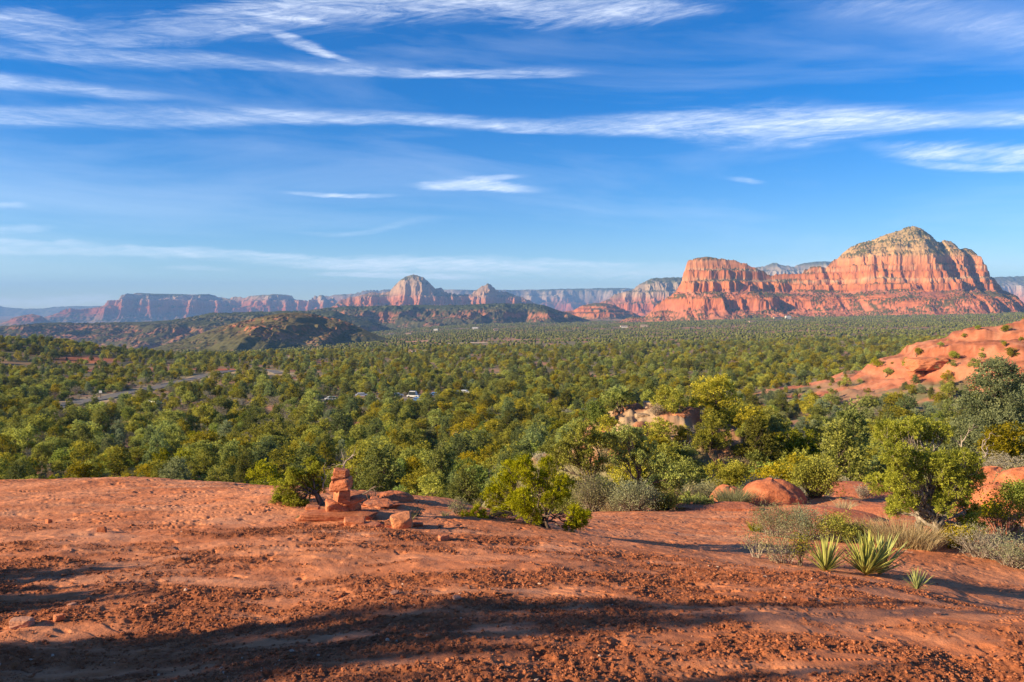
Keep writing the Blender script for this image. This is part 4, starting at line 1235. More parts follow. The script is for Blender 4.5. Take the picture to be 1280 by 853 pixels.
mk_yucca(1037, 6.7, .34, 64, 1, 'upright yucca, the left one of the three at the slab rim')
mk_yucca(1088, 6.75, .40, 90, 2, 'biggest yucca, the middle one of the three at the slab rim')
mk_yucca(1106, 6.95, .42, 70, 3, 'yucca growing into the back of the biggest one, on its right')
mk_yucca(1153, 6.15, .19, 40, 4, 'smallest yucca, low at the right end of the row')


def mk_shrub(name, px, Y, geo, label, cat='shrub', group=None, rz=0, names=('leaves', 'stems')):
    x, y, z = gpt(px, Y)
    t = thing(name, (x, y, z - .01), label, cat, group, rz)
    link(names[0], geo[0], t); link(names[1], geo[1], t); return t


GS = 'grey-green shrubs behind the yuccas'
mk_shrub('sage_shrub', 972, 9.9, shrub_geo(301, .62, .40, 46, .018, .0045, M_SAGE, M_SILV), 'tall pale sage shrub at the left end of the shrub row behind the yuccas', group=GS)
mk_shrub('sage_shrub', 1012, 9.7, shrub_geo(302, .70, .36, 50, .018, .0045, M_SAGE, M_SILV), 'sage shrub second from the left in the row behind the yuccas', group=GS)
mk_shrub('sage_shrub', 1048, 9.6, shrub_geo(303, .66, .32, 50, .017, .005, M_JUN, M_BARK), 'darker green shrub third from the left in the row behind the yuccas', group=GS)
mk_shrub('sage_shrub', 1074, 9.6, shrub_geo(304, .40, .22, 36, .017, .005, M_JUN, M_BARK), 'low dark shrub at the right end of the row behind the yuccas', group=GS)
mk_shrub('twig_shrub', 985, 7.0, shrub_geo(305, .42, .30, 26, .016, .0045, M_SAGE, M_SILV, dens=14), 'sparse twiggy shrub just left of the upright yucca', group=GS)
mk_shrub('twig_shrub', 950, 7.15, shrub_geo(306, .30, .26, 14, .014, .0045, M_SAGE, M_SILV, dens=10), 'thin see-through shrub furthest left at the slab rim', group=GS)
mk_shrub('twig_shrub', 1005, 6.95, shrub_geo(307, .18, .27, 14, .016, .0045, M_JUN, M_BARK, dens=12), 'narrow dark-stemmed shrub touching the upright yucca', group=GS)
mk_shrub('twig_shrub', 1236, 9.0, shrub_geo(308, .75, .34, 80, .018, .003, M_GRY, M_SILV, dens=10, rw=.006), 'tangled grey shrub under the right side of the bright juniper', group=GS)
mk_shrub('twig_shrub', 1275, 8.6, shrub_geo(309, .6, .32, 60, .018, .004, M_SAGE, M_SILV, dens=12, rw=.006), 'grey-green shrub at the lower right edge of the picture', group=GS)
mk_shrub('oak_shrub', 1262, 10.5, shrub_geo(310, .65, .62, 34, .026, .010, M_OAK, M_RUST, dens=16, rw=.007), 'shrub with dark crooked twigs and bright leaves right of the juniper', group=GS)
mk_shrub('oak_shrub', 1200, 9.5, shrub_geo(311, .5, .22, 40, .02, .008, M_JUN, M_BARK, dens=20), 'low green shrub in the shade at the foot of the bright juniper', group=GS)
mk_shrub('sage_shrub', 742, 14.3, shrub_geo(312, .75, .62, 60, .03, .008, M_SAGE, M_SILV, rw=.008), 'pale grey shrub below the left open juniper', group='shrubs at the foot of the open junipers')
mk_shrub('sage_shrub', 795, 14.0, shrub_geo(313, .85, .50, 70, .028, .008, M_SAGE, M_SILV, rw=.008), 'dusty green shrub below the right open juniper', group='shrubs at the foot of the open junipers')
mk_shrub('sage_shrub', 830, 14.2, shrub_geo(314, .6, .34, 50, .028, .008, M_PIN, M_BARK, rw=.008), 'low dark shrub between the open junipers and the rounded rocks', group='shrubs at the foot of the open junipers')
mk_shrub('sage_shrub', 875, 14.6, shrub_geo(315, .6, .22, 40, .028, .008, M_PIN, M_BARK, rw=.006), 'dark creeping shrub on the ledge left of the rounded rocks', group='shrubs at the foot of the open junipers')
mk_shrub('oak_shrub', 1022, 16.5, shrub_geo(316, .85, .72, 70, .04, .014, M_JUN, M_BARK, rw=.012), 'round green shrub on the right of the larger rounded hump')
mk_shrub('oak_shrub', 1245, 12.0, shrub_geo(317, .4, .25, 30, .022, .01, M_OAK, M_BARK), 'small bright shrub between the red rocks right of the juniper')
mk_shrub('oak_shrub', 1283, 12.5, shrub_geo(318, .6, .4, 50, .03, .01, M_OAK, M_BARK), 'bright green shrub cut by the right edge beside the red rocks')
mk_shrub('sage_shrub', 712, 16.5, shrub_geo(319, .8, .55, 60, .03, .009, M_JUN, M_BARK, rw=.008), 'green shrub behind the right end of the juniper bush')
mk_shrub('twig_shrub', 572, 7.6, shrub_geo(320, .18, .15, 18, .012, .004, M_SAGE, M_SILV, dens=12), 'tiny grey shrub at the left tip of the spreading juniper bush')


def mk_grass(px, Y, w, h, n, sd, label, mat=M_DRY, name='grass_tuft', bw=.0028, **k):
    x, y, z = gpt(px, Y)
    o = link(name, grass_geo(sd, w, h, n, mat, bw, name, **k), loc=(x, y, z - .005)); set_props(o, label, 'grass tuft', 'tufts of dry grass')


mk_grass(1135, 9.4, .62, .34, 1500, 1, 'wide tuft of straw-coloured grass at the foot of the bright juniper')
mk_grass(1160, 9.2, .3, .24, 500, 2, 'smaller straw-coloured tuft under the juniper trunk')
mk_grass(1082, 9.9, .36, .28, 700, 3, 'straw-coloured tuft at the right end of the sage shrubs')
mk_grass(919, 15.3, .42, .42, 1300, 4, 'olive grass tuft growing in front of the left rounded hump', mat=M_SAGE, bw=.004)
mk_grass(463, 7.95, .09, .10, 120, 5, 'small pale tuft behind the cairn beside the rounded hump', mat=M_SAGE)
mk_grass(518, 7.2, .09, .11, 70, 6, 'thin green sprout on the slab right of the cairn', mat=M_SAGE)
mk_grass(511, 7.0, .06, .07, 50, 7, 'smaller green sprout on the slab just above the tan boulder', mat=M_SAGE)
mk_grass(555, 7.4, .06, .05, 40, 8, 'tiny green sprout midway between tan boulder and juniper bush', mat=M_SAGE)
mk_grass(1060, 14.5, .3, .2, 200, 9, 'thin dry tuft on the bare rock above the sage shrubs')
mk_grass(375, 7.0, .1, .04, 120, 10, 'flat grey tuft at the left end of the long slab', mat=M_SAGE)
mk_grass(948, 10.5, .12, .14, 120, 11, 'green sprout on the rock left of the sage shrubs', mat=M_OAK, bw=.005)
mk_grass(770, 15.0, .5, .5, 500, 12, 'tall dry tuft between the two open junipers')

# dead wood
def wood(name, P, r, mat, label, cat, sd=1, twig=0):
    g = Geo(); rng = np.random.RandomState(sd)
    o0 = np.array(P[0]); Q = np.array(P) - o0
    t = np.linspace(0, len(Q) - 1, 10); k = np.arange(len(Q)); QQ = np.stack([np.interp(t, k, Q[:, i]) for i in range(3)], 1)
    QQ[1:-1] += rng.normal(size=(8, 3)) * r * .35
    tube(g, QQ, np.linspace(r, r * .45, 10), 7, .5, sd)
    for i in range(twig):
        s0 = QQ[rng.randint(3, 9)]; limb(g, rng, s0, s0 + unit(QQ[-1] - QQ[0] + rng.normal(size=3) * .8 * np.linalg.norm(QQ[-1])) * np.linalg.norm(QQ[-1] - QQ[0]) * .35, r * .4, r * .1, .2, 4, 4)
    o = link(name, g.mesh(name, mat, True), loc=o0); set_props(o, label, cat)


def zp(zx, zy, Y): return tuple(at(330 + zx / 5.565, 560 + zy / 5.565, Y))


wood('fallen_branch', [zp(585, 395, 7.35), zp(640, 345, 7.3), zp(690, 318, 7.28), zp(780, 266, 7.25)], .012, M_BARK, 'dark dead branch lying against the back of the cairn, pointing right', 'branch', 3, 4)
wood('dead_snag', [zp(548, 400, 7.6), zp(553, 250, 7.6), zp(550, 150, 7.6), zp(560, 100, 7.6), zp(622, 45, 7.62)], .011, M_SILV, 'bare bleached twig rising behind the top of the cairn', 'branch', 6, 7)
x, y, z = gpt(1135, 8.75)
wood('log', [(x - .09, y, z + .015), (x, y + .02, z + .018), (x + .11, y + .01, z + .014)], .016, M_PALE, 'short bleached log lying in front of the dry grass', 'log', 4)
x, y, z = gpt(1100, 7.2)
wood('twig', [(x + .02, y, z + .01), (x + .1, y, z + .03), (x + .2, y + .02, z + .012)], .005, M_SILV, 'bleached twig on the rock right of the biggest yucca', 'twig', 5, 3)

for i, (px, Y, h, mt, lb) in enumerate([(905, 38, 2.3, M_RUST, 'bare grey-brown dead tree, the left one on the right flank of the knoll'), (945, 38.5, 2.5, M_RUST, 'bare reddish dead tree, the right one on the right flank of the knoll'),
                                    (862, 41, 2.2, M_SILV, 'bare silvery dead tree on the knoll below the dark round oak'), (1215, 22.5, 1.6, M_SILV, 'bleached dead tree between the bright juniper and the big pinyon')]):
    x, y, z = gpt(px, Y)
    o = link('dead_tree', bare_geo(400 + i, mt, h, 4, 4, .55, .035 * h / 2, name='dead_tree'), loc=(x, y, z - .05)); set_props(o, lb, 'dead tree', 'bare dead trees')

# ------------------------------------------------------------------ trees of the slope and the valley
rng = np.random.RandomState(99)
CARS = [(193, 507, 'w'), (415, 502, 'w'), (432, 501, 'w'), (452, 497, 's'), (496, 497, 'w'), (517, 498, 'v'), (523, 503, 'b'), (545, 496, 'b'), (570, 494, 'b'), (581, 493, 's')]
CARP = [hit(c[0], c[1], y0=100) for c in CARS]
FIX = [  # px, Y, kind index, height, width factor, label
    (1246, 27, 11, 4.3, 1.0, 'tall silvery green conifer at the right edge, behind the bright juniper'),
    (1290, 30, 11, 4.2, 1.0, 'silvery conifer cut by the right edge beside the tallest one'),
    (1062, 42, 6, 4.5, 1.1, 'large pinyon standing free to the left of the bright juniper'),
    (1040, 36, 9, 2.6, 1.2, 'silvery green conifer in front of the large pinyon'),
    (864, 49.5, 7, 2.3, 1.6, 'dark round oak alone on top of the wooded knoll'),
    (1012, 40, 7, 2.9, 1.2, 'bright round oak between the rounded red rocks and the large pinyon'),
    (775, 45.5, 0, 1.8, 1.4, 'juniper on the crest of the knoll left of the cream blocks'),
    (822, 41, 1, 1.9, 1.3, 'juniper hiding the lower part of the largest cream block'),
    (760, 42, 4, 2.1, 1.3, 'juniper between the two groups of cream blocks'),
    (842, 38, 0, 2.2, 1.3, 'juniper on the near flank of the knoll below the dark oak'),
    (778, 38, 2, 2.4, 1.2, 'juniper on the near side of the knoll below its crest'),
    (655, 62, 8, 3.6, 1.5, 'broad deep green oak in the hollow behind the juniper bush'),
    (600, 56, 8, 2.6, 1.5, 'low oak in the hollow above the left end of the juniper bush'),
    (890, 40, 1, 2.3, 1.1, 'juniper on the right shoulder of the knoll behind the dead trees'),
    (445, 66, 3, 4.6, 1.05, 'tall open juniper behind the cairn'),
    (1095, 24, 3, 1.6, 1.2, 'juniper seen just over the left shoulder of the bright one'),
    (1002, 24, 4, 1.5, 1.3, 'small juniper behind the larger rounded hump'),
    (925, 27, 1, 1.6, 1.3, 'juniper behind the smaller rounded hump'),
    (870, 24, 2, 1.7, 1.2, 'juniper left of the rounded humps, behind the dark creeping shrub'),
    (690, 30, 0, 2.6, 1.1, 'juniper behind the left open juniper'),
    (850, 31, 4, 2.2, 1.2, 'juniper behind the right open juniper'),
    (960, 32, 8, 2.0, 1.4, 'oak behind the pair of rounded humps'),
    (1175, 30, 1, 2.4, 1.2, 'juniper behind the top of the bright one'),
    (1130, 34, 6, 2.7, 1.2, 'small pinyon behind the left half of the bright juniper'),
    (1083, 28, 10, 1.5, 1.3, 'grey leafless thicket left of the bright juniper'),
    (1260, 20, 10, 1.1, 1.5, 'grey leafless thicket right of the bright juniper'),
]


def scatter(y0, y1, sp, seed):
    r = np.random.RandomState(seed)
    xm = y1 * .72 + 12
    gx, gy = np.meshgrid(np.arange(-xm, xm, sp), np.arange(y0, y1, sp))
    gx = (gx + r.uniform(-.48, .48, gx.shape) * sp).ravel(); gy = (gy + r.uniform(-.48, .48, gy.shape) * sp).ravel()
    k = np.abs(gx) < gy * .70 + 9
    return gx[k], gy[k], r


def tree_ok(X, Y, r):
    px = 640 + FPX * X / Y
    miny = np.interp(px, [300, 560, 640, 700, 860, 1000, 1280], [54, 50, 40, 24, 22, 21, 22])
    k = Y > miny
    f = fbm(X / 17, Y / 17, 4, 56) + .55 * fbm(X / 90, Y / 90, 3, 57)
    dens = 1 - .75 * ss(.02, .30, f) * ss(50, 120, Y)
    dens = dens * (1 - .5 * ss(150, 700, Y)) * (1 - .3 * ss(-.1, .1, fbm(X / 31, Y / 31, 3, 47)) * ss(60, 140, Y))
    hz_, hm, raw = red_hill(X, Y)
    dens = dens * (1 - .93 * ss(.12, .34, raw))
    oz, om = outcrop(X, Y); dens = dens * (1 - .45 * om)
    dens = np.maximum(dens, np.exp(-np.hypot((X + 390) / 150, (Y - 620) / 100) ** 2 * 1.2))
    k &= r.rand(len(X)) < dens
    k &= dist_to(ROAD, X, Y) > 7.5
    u = np.hypot(X, Y)
    for back, pr in ((12, .92), (24, .8), (36, .5)):
        k &= ~((dist_to(ROAD, X * (1 + back / u), Y * (1 + back / u)) < 9) & (r.rand(len(X)) < pr) & (px > 100))
    k &= dist_to(TRACK, X, Y) > 4
    for (cx, cy, cz) in CARP:
        cu = math.hypot(cx, cy); ux, uy = cx / cu, cy / cu
        al = (X - cx) * ux + (Y - cy) * uy; ac = np.abs((X - cx) * uy - (Y - cy) * ux)
        k &= ~((ac < 4.5) & (al < 6) & (al > -15))
        k &= ~((ac < 9) & (al < 6) & (al > -8))
    for (px_, py_, rx, ry, cc) in BARE:
        hx, hy, _ = BARE_P[(px_, py_)]
        k &= ~((np.hypot((X - hx) / rx, (Y - hy) / ry) < .9) & (r.rand(len(X)) < .85))
    for f_ in FIX:
        fx = (f_[0] - 640) / FPX * f_[1]
        k &= np.hypot(X - fx, Y - f_[1]) > f_[3] * .55
    return k


def kinds_for(X, Y, r):
    n = len(X); px = 640 + FPX * X / Y
    u = r.rand(n); g = fbm(X / 40, Y / 40, 3, 91)
    kd = r.randint(0, 5, n)
    pin = u < .17 + .12 * (g > .15); kd[pin] = 5 + r.randint(0, 2, n)[pin]
    oak = (u > .86 - .12 * (Y < 90)) & ~pin; kd[oak] = 7 + r.randint(0, 2, n)[oak]
    v = r.rand(n)
    blue = v < np.where((px > 880) & (px < 1180) & (Y > 90) & (Y < 330), .45, .05); kd[blue] = 9
    w = r.rand(n)
    gm = ((px > 60) & (px < 420) & (Y > 120) & (Y < 300)) * .26 + .08
    kd[w < gm] = 10
    return kd


TX, TYY, TK, TH, TW = [], [], [], [], []
for (y0, y1, sp, sd) in ((20, 60, 2.0, 1), (60, 130, 2.9, 2), (130, 330, 3.6, 3), (330, 950, 5.0, 4)):
    X, Y, r = scatter(y0, y1, sp, sd)
    k = tree_ok(X, Y, r); X, Y = X[k], Y[k]
    h = (.36 + .95 * r.rand(len(X)) ** 1.5) * np.interp(Y, [20, 45, 70, 150, 400, 950], [1.4, 2.1, 3.4, 4.1, 4.8, 5.6])
    kd = kinds_for(X, Y, r)
    h = h * np.where(kd >= 9, .8, 1) * np.where((kd == 7) | (kd == 8), .8, 1) * np.where((kd == 5) | (kd == 6), 1.15, 1)
    hm = red_hill(X, Y)[2]; h = h * (1 - .5 * ss(0, .2, hm))
    TX.append(X); TYY.append(Y); TK.append(kd); TH.append(h); TW.append(r.uniform(.78, 1.5, len(X)))
TX, TYY, TK, TH, TW = [np.concatenate(a) for a in (TX, TYY, TK, TH, TW)]
TZ = gz(TX, TYY, False)
TR = rng.uniform(0, 6.28, len(TX))
# which of them show: top above the line of the slab rim
tpx, tpy = project(TX, TYY, TZ + TH)
rim = np.interp(tpx, [0, 330, 480, 560, 640, 700, 745, 1280], [594, 600, 606, 614, 640, 640, 640, 700])
vis = (tpx > -15) & (tpx < 1295) & (tpy < rim - 5)
show = TH * TW / TYY
order = np.argsort(-np.where(vis, show, 0))
NIND = 275
ind = order[:NIND]
rest = np.ones(len(TX), bool); rest[ind] = False
rest &= (tpy < rim + 6)

KW = {'juniper': 'juniper', 'pinyon': 'pinyon', 'oak': 'oak', 'silver': 'conifer', 'grey': 'leafless tree'}
KN = {'juniper': 'juniper_tree', 'pinyon': 'pinyon_pine', 'oak': 'oak_tree', 'silver': 'silver_conifer', 'grey': 'leafless_tree'}
KC = {'juniper': 'juniper', 'pinyon': 'pine', 'oak': 'oak', 'silver': 'conifer', 'grey': 'bare tree'}


def zone(px, py, Y):
    if px > 1180 and Y < 90: return 'right of the bright juniper'
    if px > 1020 and Y < 90: return 'behind the bright juniper'
    if px > 890 and Y < 90: return 'behind the two rounded humps'
    if px > 690 and Y < 40: return 'below the knoll'
    if px > 690 and Y < 60: return 'on the cream-block knoll'
    if px > 560 and Y < 90: return 'in the hollow'
    if px > 1000: return 'below the bare red slope'
    if px > 690: return 'beyond the cream-block knoll'
    if px > 560: return 'beyond the hollow'
    if px > 470: return 'past the slab rim right of the cairn'
    if px > 385: return 'past the slab rim behind the cairn'
    if px > 260: return 'past the slab rim left of the cairn'
    if px > 130: return 'past the middle of the left slab rim'
    return 'past the slab rim at far left'


ORD = ['first', 'second', 'third', 'fourth', 'fifth', 'sixth', 'seventh', 'eighth', 'ninth', 'tenth', 'eleventh', 'twelfth', 'thirteenth', 'fourteenth', 'fifteenth', 'sixteenth', 'seventeenth', 'eighteenth', 'nineteenth', 'twentieth',
       'twenty-first', 'twenty-second', 'twenty-third', 'twenty-fourth', 'twenty-fifth', 'twenty-sixth', 'twenty-seventh', 'twenty-eighth', 'twenty-ninth', 'thirtieth']


def row_word(py, pys):
    return 'low' if py > pys[1] else ('middle' if py > pys[0] else 'high')


bins = {}
for i in ind:
    kd = KINDS_[TK[i]]; z_ = zone(tpx[i], tpy[i], TYY[i])
    bins.setdefault((kd, z_), []).append(i)
LAB = {}
for (kd, z_), L_ in bins.items():
    szs = np.array([show[i] for i in L_]); md = np.median(szs)
    sub = {}
    for i in L_:
        wd = ('broad' if TW[i] > 1.12 else 'narrow') if kd != 'grey' else 'grey'
        sz = 'tall' if show[i] >= md else 'low'
        sub.setdefault((sz, wd), []).append(i)
    for (sz, wd), M_ in sub.items():
        M_.sort(key=lambda i: tpx[i])
        for j, i in enumerate(M_):
            if len(M_) == 1: LAB[i] = 'the one %s %s %s %s' % (sz, wd, KW[kd], z_)
            else: LAB[i] = '%s %s %s %s, %s from the left, %s' % (sz, wd, {'juniper': 'olive', 'pinyon': 'dark', 'oak': 'bright', 'silver': 'pale', 'grey': 'twiggy'}[kd], KW[kd], ORD[min(j, 29)] if j < len(M_) - 1 or j > 28 else ORD[j], z_)

first = {}


def place_tree(kd, x, y, z, h, wf, rz, label, group):
    c_, t_, kn = PROTO[kd]
    root = bpy.data.objects.new(KN[kn], None); COL.objects.link(root)
    root.location = (x, y, z - .03 * h); root.rotation_euler = (0, 0, rz); root.scale = (h * wf, h * wf, h); root.empty_display_size = .3
    set_props(root, label, KC[kn], group)
    oc = link('crown', c_, root); ot = link('trunk', t_, root)
    first.setdefault(kd, (oc, ot))


for f_ in FIX:
    x, y, z = gpt(f_[0], f_[1])
    place_tree(f_[2], x, y, z, f_[3], f_[4], f_[0] * .1, f_[5], 'trees on the near slope')
for i in ind:
    place_tree(int(TK[i]), TX[i], TYY[i], TZ[i], TH[i], TW[i], TR[i], LAB[i], 'trees ' + zone(tpx[i], tpy[i], TYY[i]))
# trees standing on the rise left of the camera; their shadows fall across the slab
for j, (x, y, h, kd, wf_, lb) in enumerate([(-9.2, .95, 5.4, 2, .15, 'slender juniper outside the picture shading the right end of the slab'), (-6.9, .75, 3.7, 1, .10, 'juniper outside the picture whose long shadow crosses the lower slab'), (-8.0, 1.55, 4.4, 5, .16, 'tallest pinyon just outside the picture on the left'), (-5.6, 3.5, 1.5, 3, .55, 'juniper outside the picture whose crown shades the middle of the slab'), (-7.5, 2.0, 2.7, 5, .4, 'pinyon outside the picture whose shadow reaches the lower slab'),
                                   (-5.2, 4.3, 1.1, 1, .6, 'low juniper outside the picture shading the left of the slab'), (-9.0, 1.0, 3.9, 0, .35, 'juniper outside the picture shading the nearest part of the slab'),
                                   (-8.5, -.1, 4.3, 10, .2, 'leafless tree outside the picture darkening the lower right of the slab'), (-12.5, -.6, 6.0, 4, .4, 'tall juniper outside the picture behind the others'), (-11.5, .7, 5.2, 6, .3, 'farthest pinyon outside the picture on the left')]):  # the leafless one stands unseen, put in for its sparse shadow
    place_tree(kd, x, y, float(gz(np.array([x]), np.array([y]))[0]), h, wf_, j * 1.3, lb, 'trees outside the picture on the left')


def gn_scatter(name, X, Y, Z, idx, rot, scl, sources, label, cat):
    me = np_mesh(name, np.stack([X, Y, Z], 1), [])
    a = me.attributes.new('idx', 'INT', 'POINT'); a.data.foreach_set('value', idx.astype(np.int32))
    a = me.attributes.new('rot', 'FLOAT_VECTOR', 'POINT'); v = np.zeros((len(X), 3), np.float32); v[:, 2] = rot; a.data.foreach_set('vector', v.ravel())
    a = me.attributes.new('scl', 'FLOAT_VECTOR', 'POINT'); a.data.foreach_set('vector', np.ascontiguousarray(scl, np.float32).ravel())
    o = link(name, me); set_props(o, label, cat, kind='stuff')
    ng = bpy.data.node_groups.new(name, 'GeometryNodeTree')
    ng.interface.new_socket('Geometry', in_out='INPUT', socket_type='NodeSocketGeometry')
    ng.interface.new_socket('Geometry', in_out='OUTPUT', socket_type='NodeSocketGeometry')
    N = ng.nodes; L = ng.links
    gi = N.new('NodeGroupInput'); go = N.new('NodeGroupOutput')
    outs = []
    for k, srcs in enumerate(sources):       # one instancing node for each kind
        jn = N.new('GeometryNodeJoinGeometry')
        for s_ in srcs:
            oi = N.new('GeometryNodeObjectInfo'); oi.inputs['Object'].default_value = s_; oi.transform_space = 'ORIGINAL'
            L.new(oi.outputs['Geometry'], jn.inputs[0])
        gt = N.new('GeometryNodeGeometryToInstance'); L.new(jn.outputs[0], gt.inputs[0])
        na = N.new('GeometryNodeInputNamedAttribute'); na.data_type = 'INT'; na.inputs['Name'].default_value = 'idx'
        cp = N.new('FunctionNodeCompare'); cp.data_type = 'INT'; cp.operation = 'EQUAL'
        L.new(na.outputs['Attribute'], cp.inputs[2]); cp.inputs[3].default_value = k
        ip = N.new('GeometryNodeInstanceOnPoints')
        L.new(gi.outputs[0], ip.inputs['Points']); L.new(cp.outputs[0], ip.inputs['Selection']); L.new(gt.outputs[0], ip.inputs['Instance'])
        nr = N.new('GeometryNodeInputNamedAttribute'); nr.data_type = 'FLOAT_VECTOR'; nr.inputs['Name'].default_value = 'rot'
        ns = N.new('GeometryNodeInputNamedAttribute'); ns.data_type = 'FLOAT_VECTOR'; ns.inputs['Name'].default_value = 'scl'
        L.new(nr.outputs['Attribute'], ip.inputs['Rotation']); L.new(ns.outputs['Attribute'], ip.inputs['Scale'])
        outs.append(ip.outputs[0])
    jn = N.new('GeometryNodeJoinGeometry')
    for s_ in outs: L.new(s_, jn.inputs[0])
    L.new(jn.outputs[0], go.inputs[0])
    md = o.modifiers.new('scatter', 'NODES'); md.node_group = ng
    return o


for kd in range(len(PROTO)):
    if kd not in first:
        x, y, z = gpt(60 + kd * 40, 70); place_tree(kd, x, y, z, 3, 1, 0, 'lone %s beyond the far left rim of the slab' % KW[KINDS_[kd]], 'trees on the near slope')
q = rest
gn_scatter('woodland', TX[q], TYY[q], TZ[q] - .03 * TH[q], TK[q], TR[q], np.stack([TH[q] * TW[q], TH[q] * TW[q], TH[q]], 1), [first[k] for k in range(len(PROTO))],
           'pinyon and juniper woodland covering the valley floor', 'woodland')

for j, (px_, py_, h_, kd_) in enumerate([(1146, 447, 2.6, 0), (1133, 459, 2.6, 1), (1193, 449, 2.4, 7), (1264, 447, 2.6, 1), (1255, 415, 2.2, 7), (1222, 414, 1.4, 7), (1191, 459, 1.8, 4), (1175, 435, 1.6, 2), (1218, 462, 2.4, 1), (1257, 434, 1.2, 0),
                                        (1096, 459, 3.0, 8), (1168, 462, 2.6, 9), (1240, 464, 2.8, 0), (1110, 470, 2.6, 2), (1205, 425, 1.2, 3), (1275, 428, 1.4, 2), (1150, 472, 2.4, 9), (1185, 475, 2.6, 4), (1228, 440, 1.0, 4)]):
    x_, y_, z_ = hit(px_, py_, y0=90)
    place_tree(kd_, x_, y_, z_, h_, 1.35, j, '%s bush on the bare red slope, %s from the left there' % ({'juniper': 'olive juniper', 'oak': 'bright oak', 'silver': 'pale'}[KINDS_[kd_]], ORD[sorted([1146, 1133, 1193, 1264, 1255, 1222, 1191, 1175, 1218, 1257, 1096, 1168, 1240, 1110, 1205, 1275, 1150, 1185, 1228]).index(px_)]), 'bushes on the bare red slope')

# undergrowth: knee-high brush between the trees
SB = []
for k, (mt, sd) in enumerate(((M_SAGE, 61), (M_GRY, 62), (M_JUN, 63), (M_DRY, 64))):
    if k == 3: SB.append((grass_geo(sd, .7, .5, 160, mt, .012, 'grass'), None))
    else: SB.append(shrub_geo(sd, 1.1, .8, 22, .07, .022, mt, M_SILV, dens=16, rw=.01, leafy=.3))
SRC = []
for k, (px, Y, lb) in enumerate([(884, 21, 'waist-high sage bush left of the smaller rounded hump'), (1058, 21, 'grey twiggy bush past the bare rock left of the bright juniper'), (1040, 19.5, 'green bush beyond the bare rock left of the bright juniper'), (846, 18.5, 'dry grass clump behind the ledge left of the rounded humps')]):
    x, y, z = gpt(px, Y)
    if SB[k][1]:
        t = mk_shrub('brush_shrub', px, Y, SB[k], lb); t.scale = (.6, .6, .6); SRC.append(tuple(t.children))
    else:
        o = link('grass_clump', SB[k][0], loc=(x, y, z)); set_props(o, lb, 'grass clump'); SRC.append((o,))
r = np.random.RandomState(5); UX, UY = [], []
for (y0, y1, sp, pr) in ((13, 45, .85, .75), (45, 140, 2.0, .8), (140, 420, 4.2, .7)):
    gx, gy, r = scatter(y0, y1, sp, int(y0))
    k = (r.rand(len(gx)) < pr) & (is_slick(gx, gy) < .1)
    ppx = 640 + FPX * gx / gy; k &= gy > np.interp(ppx, [300, 560, 640, 700, 1280], [48, 44, 36, 15, 15])
    k &= (dist_to(ROAD, gx, gy) > 5.5) & (r.rand(len(gx)) < 1 - .90 * ss(.02, .25, red_hill(gx, gy)[2])) & (r.rand(len(gx)) < 1 - .75 * outcrop(gx, gy)[1])
    k &= (fbm(gx / 7, gy / 7, 3, 66) > -.16) | (gy > 45)
    UX.append(gx[k]); UY.append(gy[k])
UX = np.concatenate(UX); UY = np.concatenate(UY); UZ = gz(UX, UY, False)
us = r.uniform(.35, 1.1, len(UX)) * np.interp(UY, [13, 40, 140, 420], [.45, .9, 1.25, 1.7])
uk = r.choice(4, len(UX), p=[.33, .22, .33, .12])
gn_scatter('undergrowth', UX, UY, UZ - .02, uk, r.uniform(0, 6.28, len(UX)), np.stack([us] * 3, 1), SRC, 'low brush and dry grass between the trees', 'brush')


def build_far():
    rng = np.random.RandomState(123)
    X, Y, r = scatter(950, 3700, 8.0, 8)
    f = fbm(X / 60, Y / 60, 3, 56) * .6 + .6 * fbm(X / 240, Y / 240, 3, 57)
    k = r.rand(len(X)) < .72 - .66 * ss(-.02, .3, f) - .12 * ss(1500, 3500, Y)
    for (px_, py_, rx, ry, cc) in BARE:
        hx, hy, _ = BARE_P[(px_, py_)]; k &= ~(np.hypot((X - hx) / rx, (Y - hy) / ry) < .95)
    X, Y = X[k], Y[k]; n = len(X); Z = gz(X, Y, False)
    s = r.uniform(.9, 2.5, n) * np.interp(Y, [950, 3700], [.95, 1.3])
    t = (1 + 5 ** .5) / 2
    ico = unit(np.array([[-1, t, 0], [1, t, 0], [-1, -t, 0], [1, -t, 0], [0, -1, t], [0, 1, t], [0, -1, -t], [0, 1, -t], [t, 0, -1], [t, 0, 1], [-t, 0, -1], [-t, 0, 1]], float))
    F = np.array([[0, 11, 5], [0, 5, 1], [0, 1, 7], [0, 7, 10], [0, 10, 11], [1, 5, 9], [5, 11, 4], [11, 10, 2], [10, 7, 6], [7, 1, 8], [3, 9, 4], [3, 4, 2], [3, 2, 6], [3, 6, 8], [3, 8, 9], [4, 9, 5], [2, 4, 11], [6, 2, 10], [8, 6, 7], [9, 8, 1]])
    V = (ico[None] * r.uniform(.6, 1.25, (n, 12, 1))) * s[:, None, None] + np.stack([X, Y, Z + s * .75], 1)[:, None]
    FF = (F[None] + (np.arange(n) * 12)[:, None, None]).reshape(-1, 3)
    me = np_mesh('distant_woodland', V.reshape(-1, 3), [FF], M_FARW, False, var=np.repeat(r.rand(n), 12))
    set_props(link('distant_woodland', me), 'sparse juniper woodland far across the valley below the buttes', 'woodland', kind='stuff')


M_FARW = leaf_mat('distant_leaves', (.05, .06, .014), (.15, .15, .035), trans=.05)
build_far()


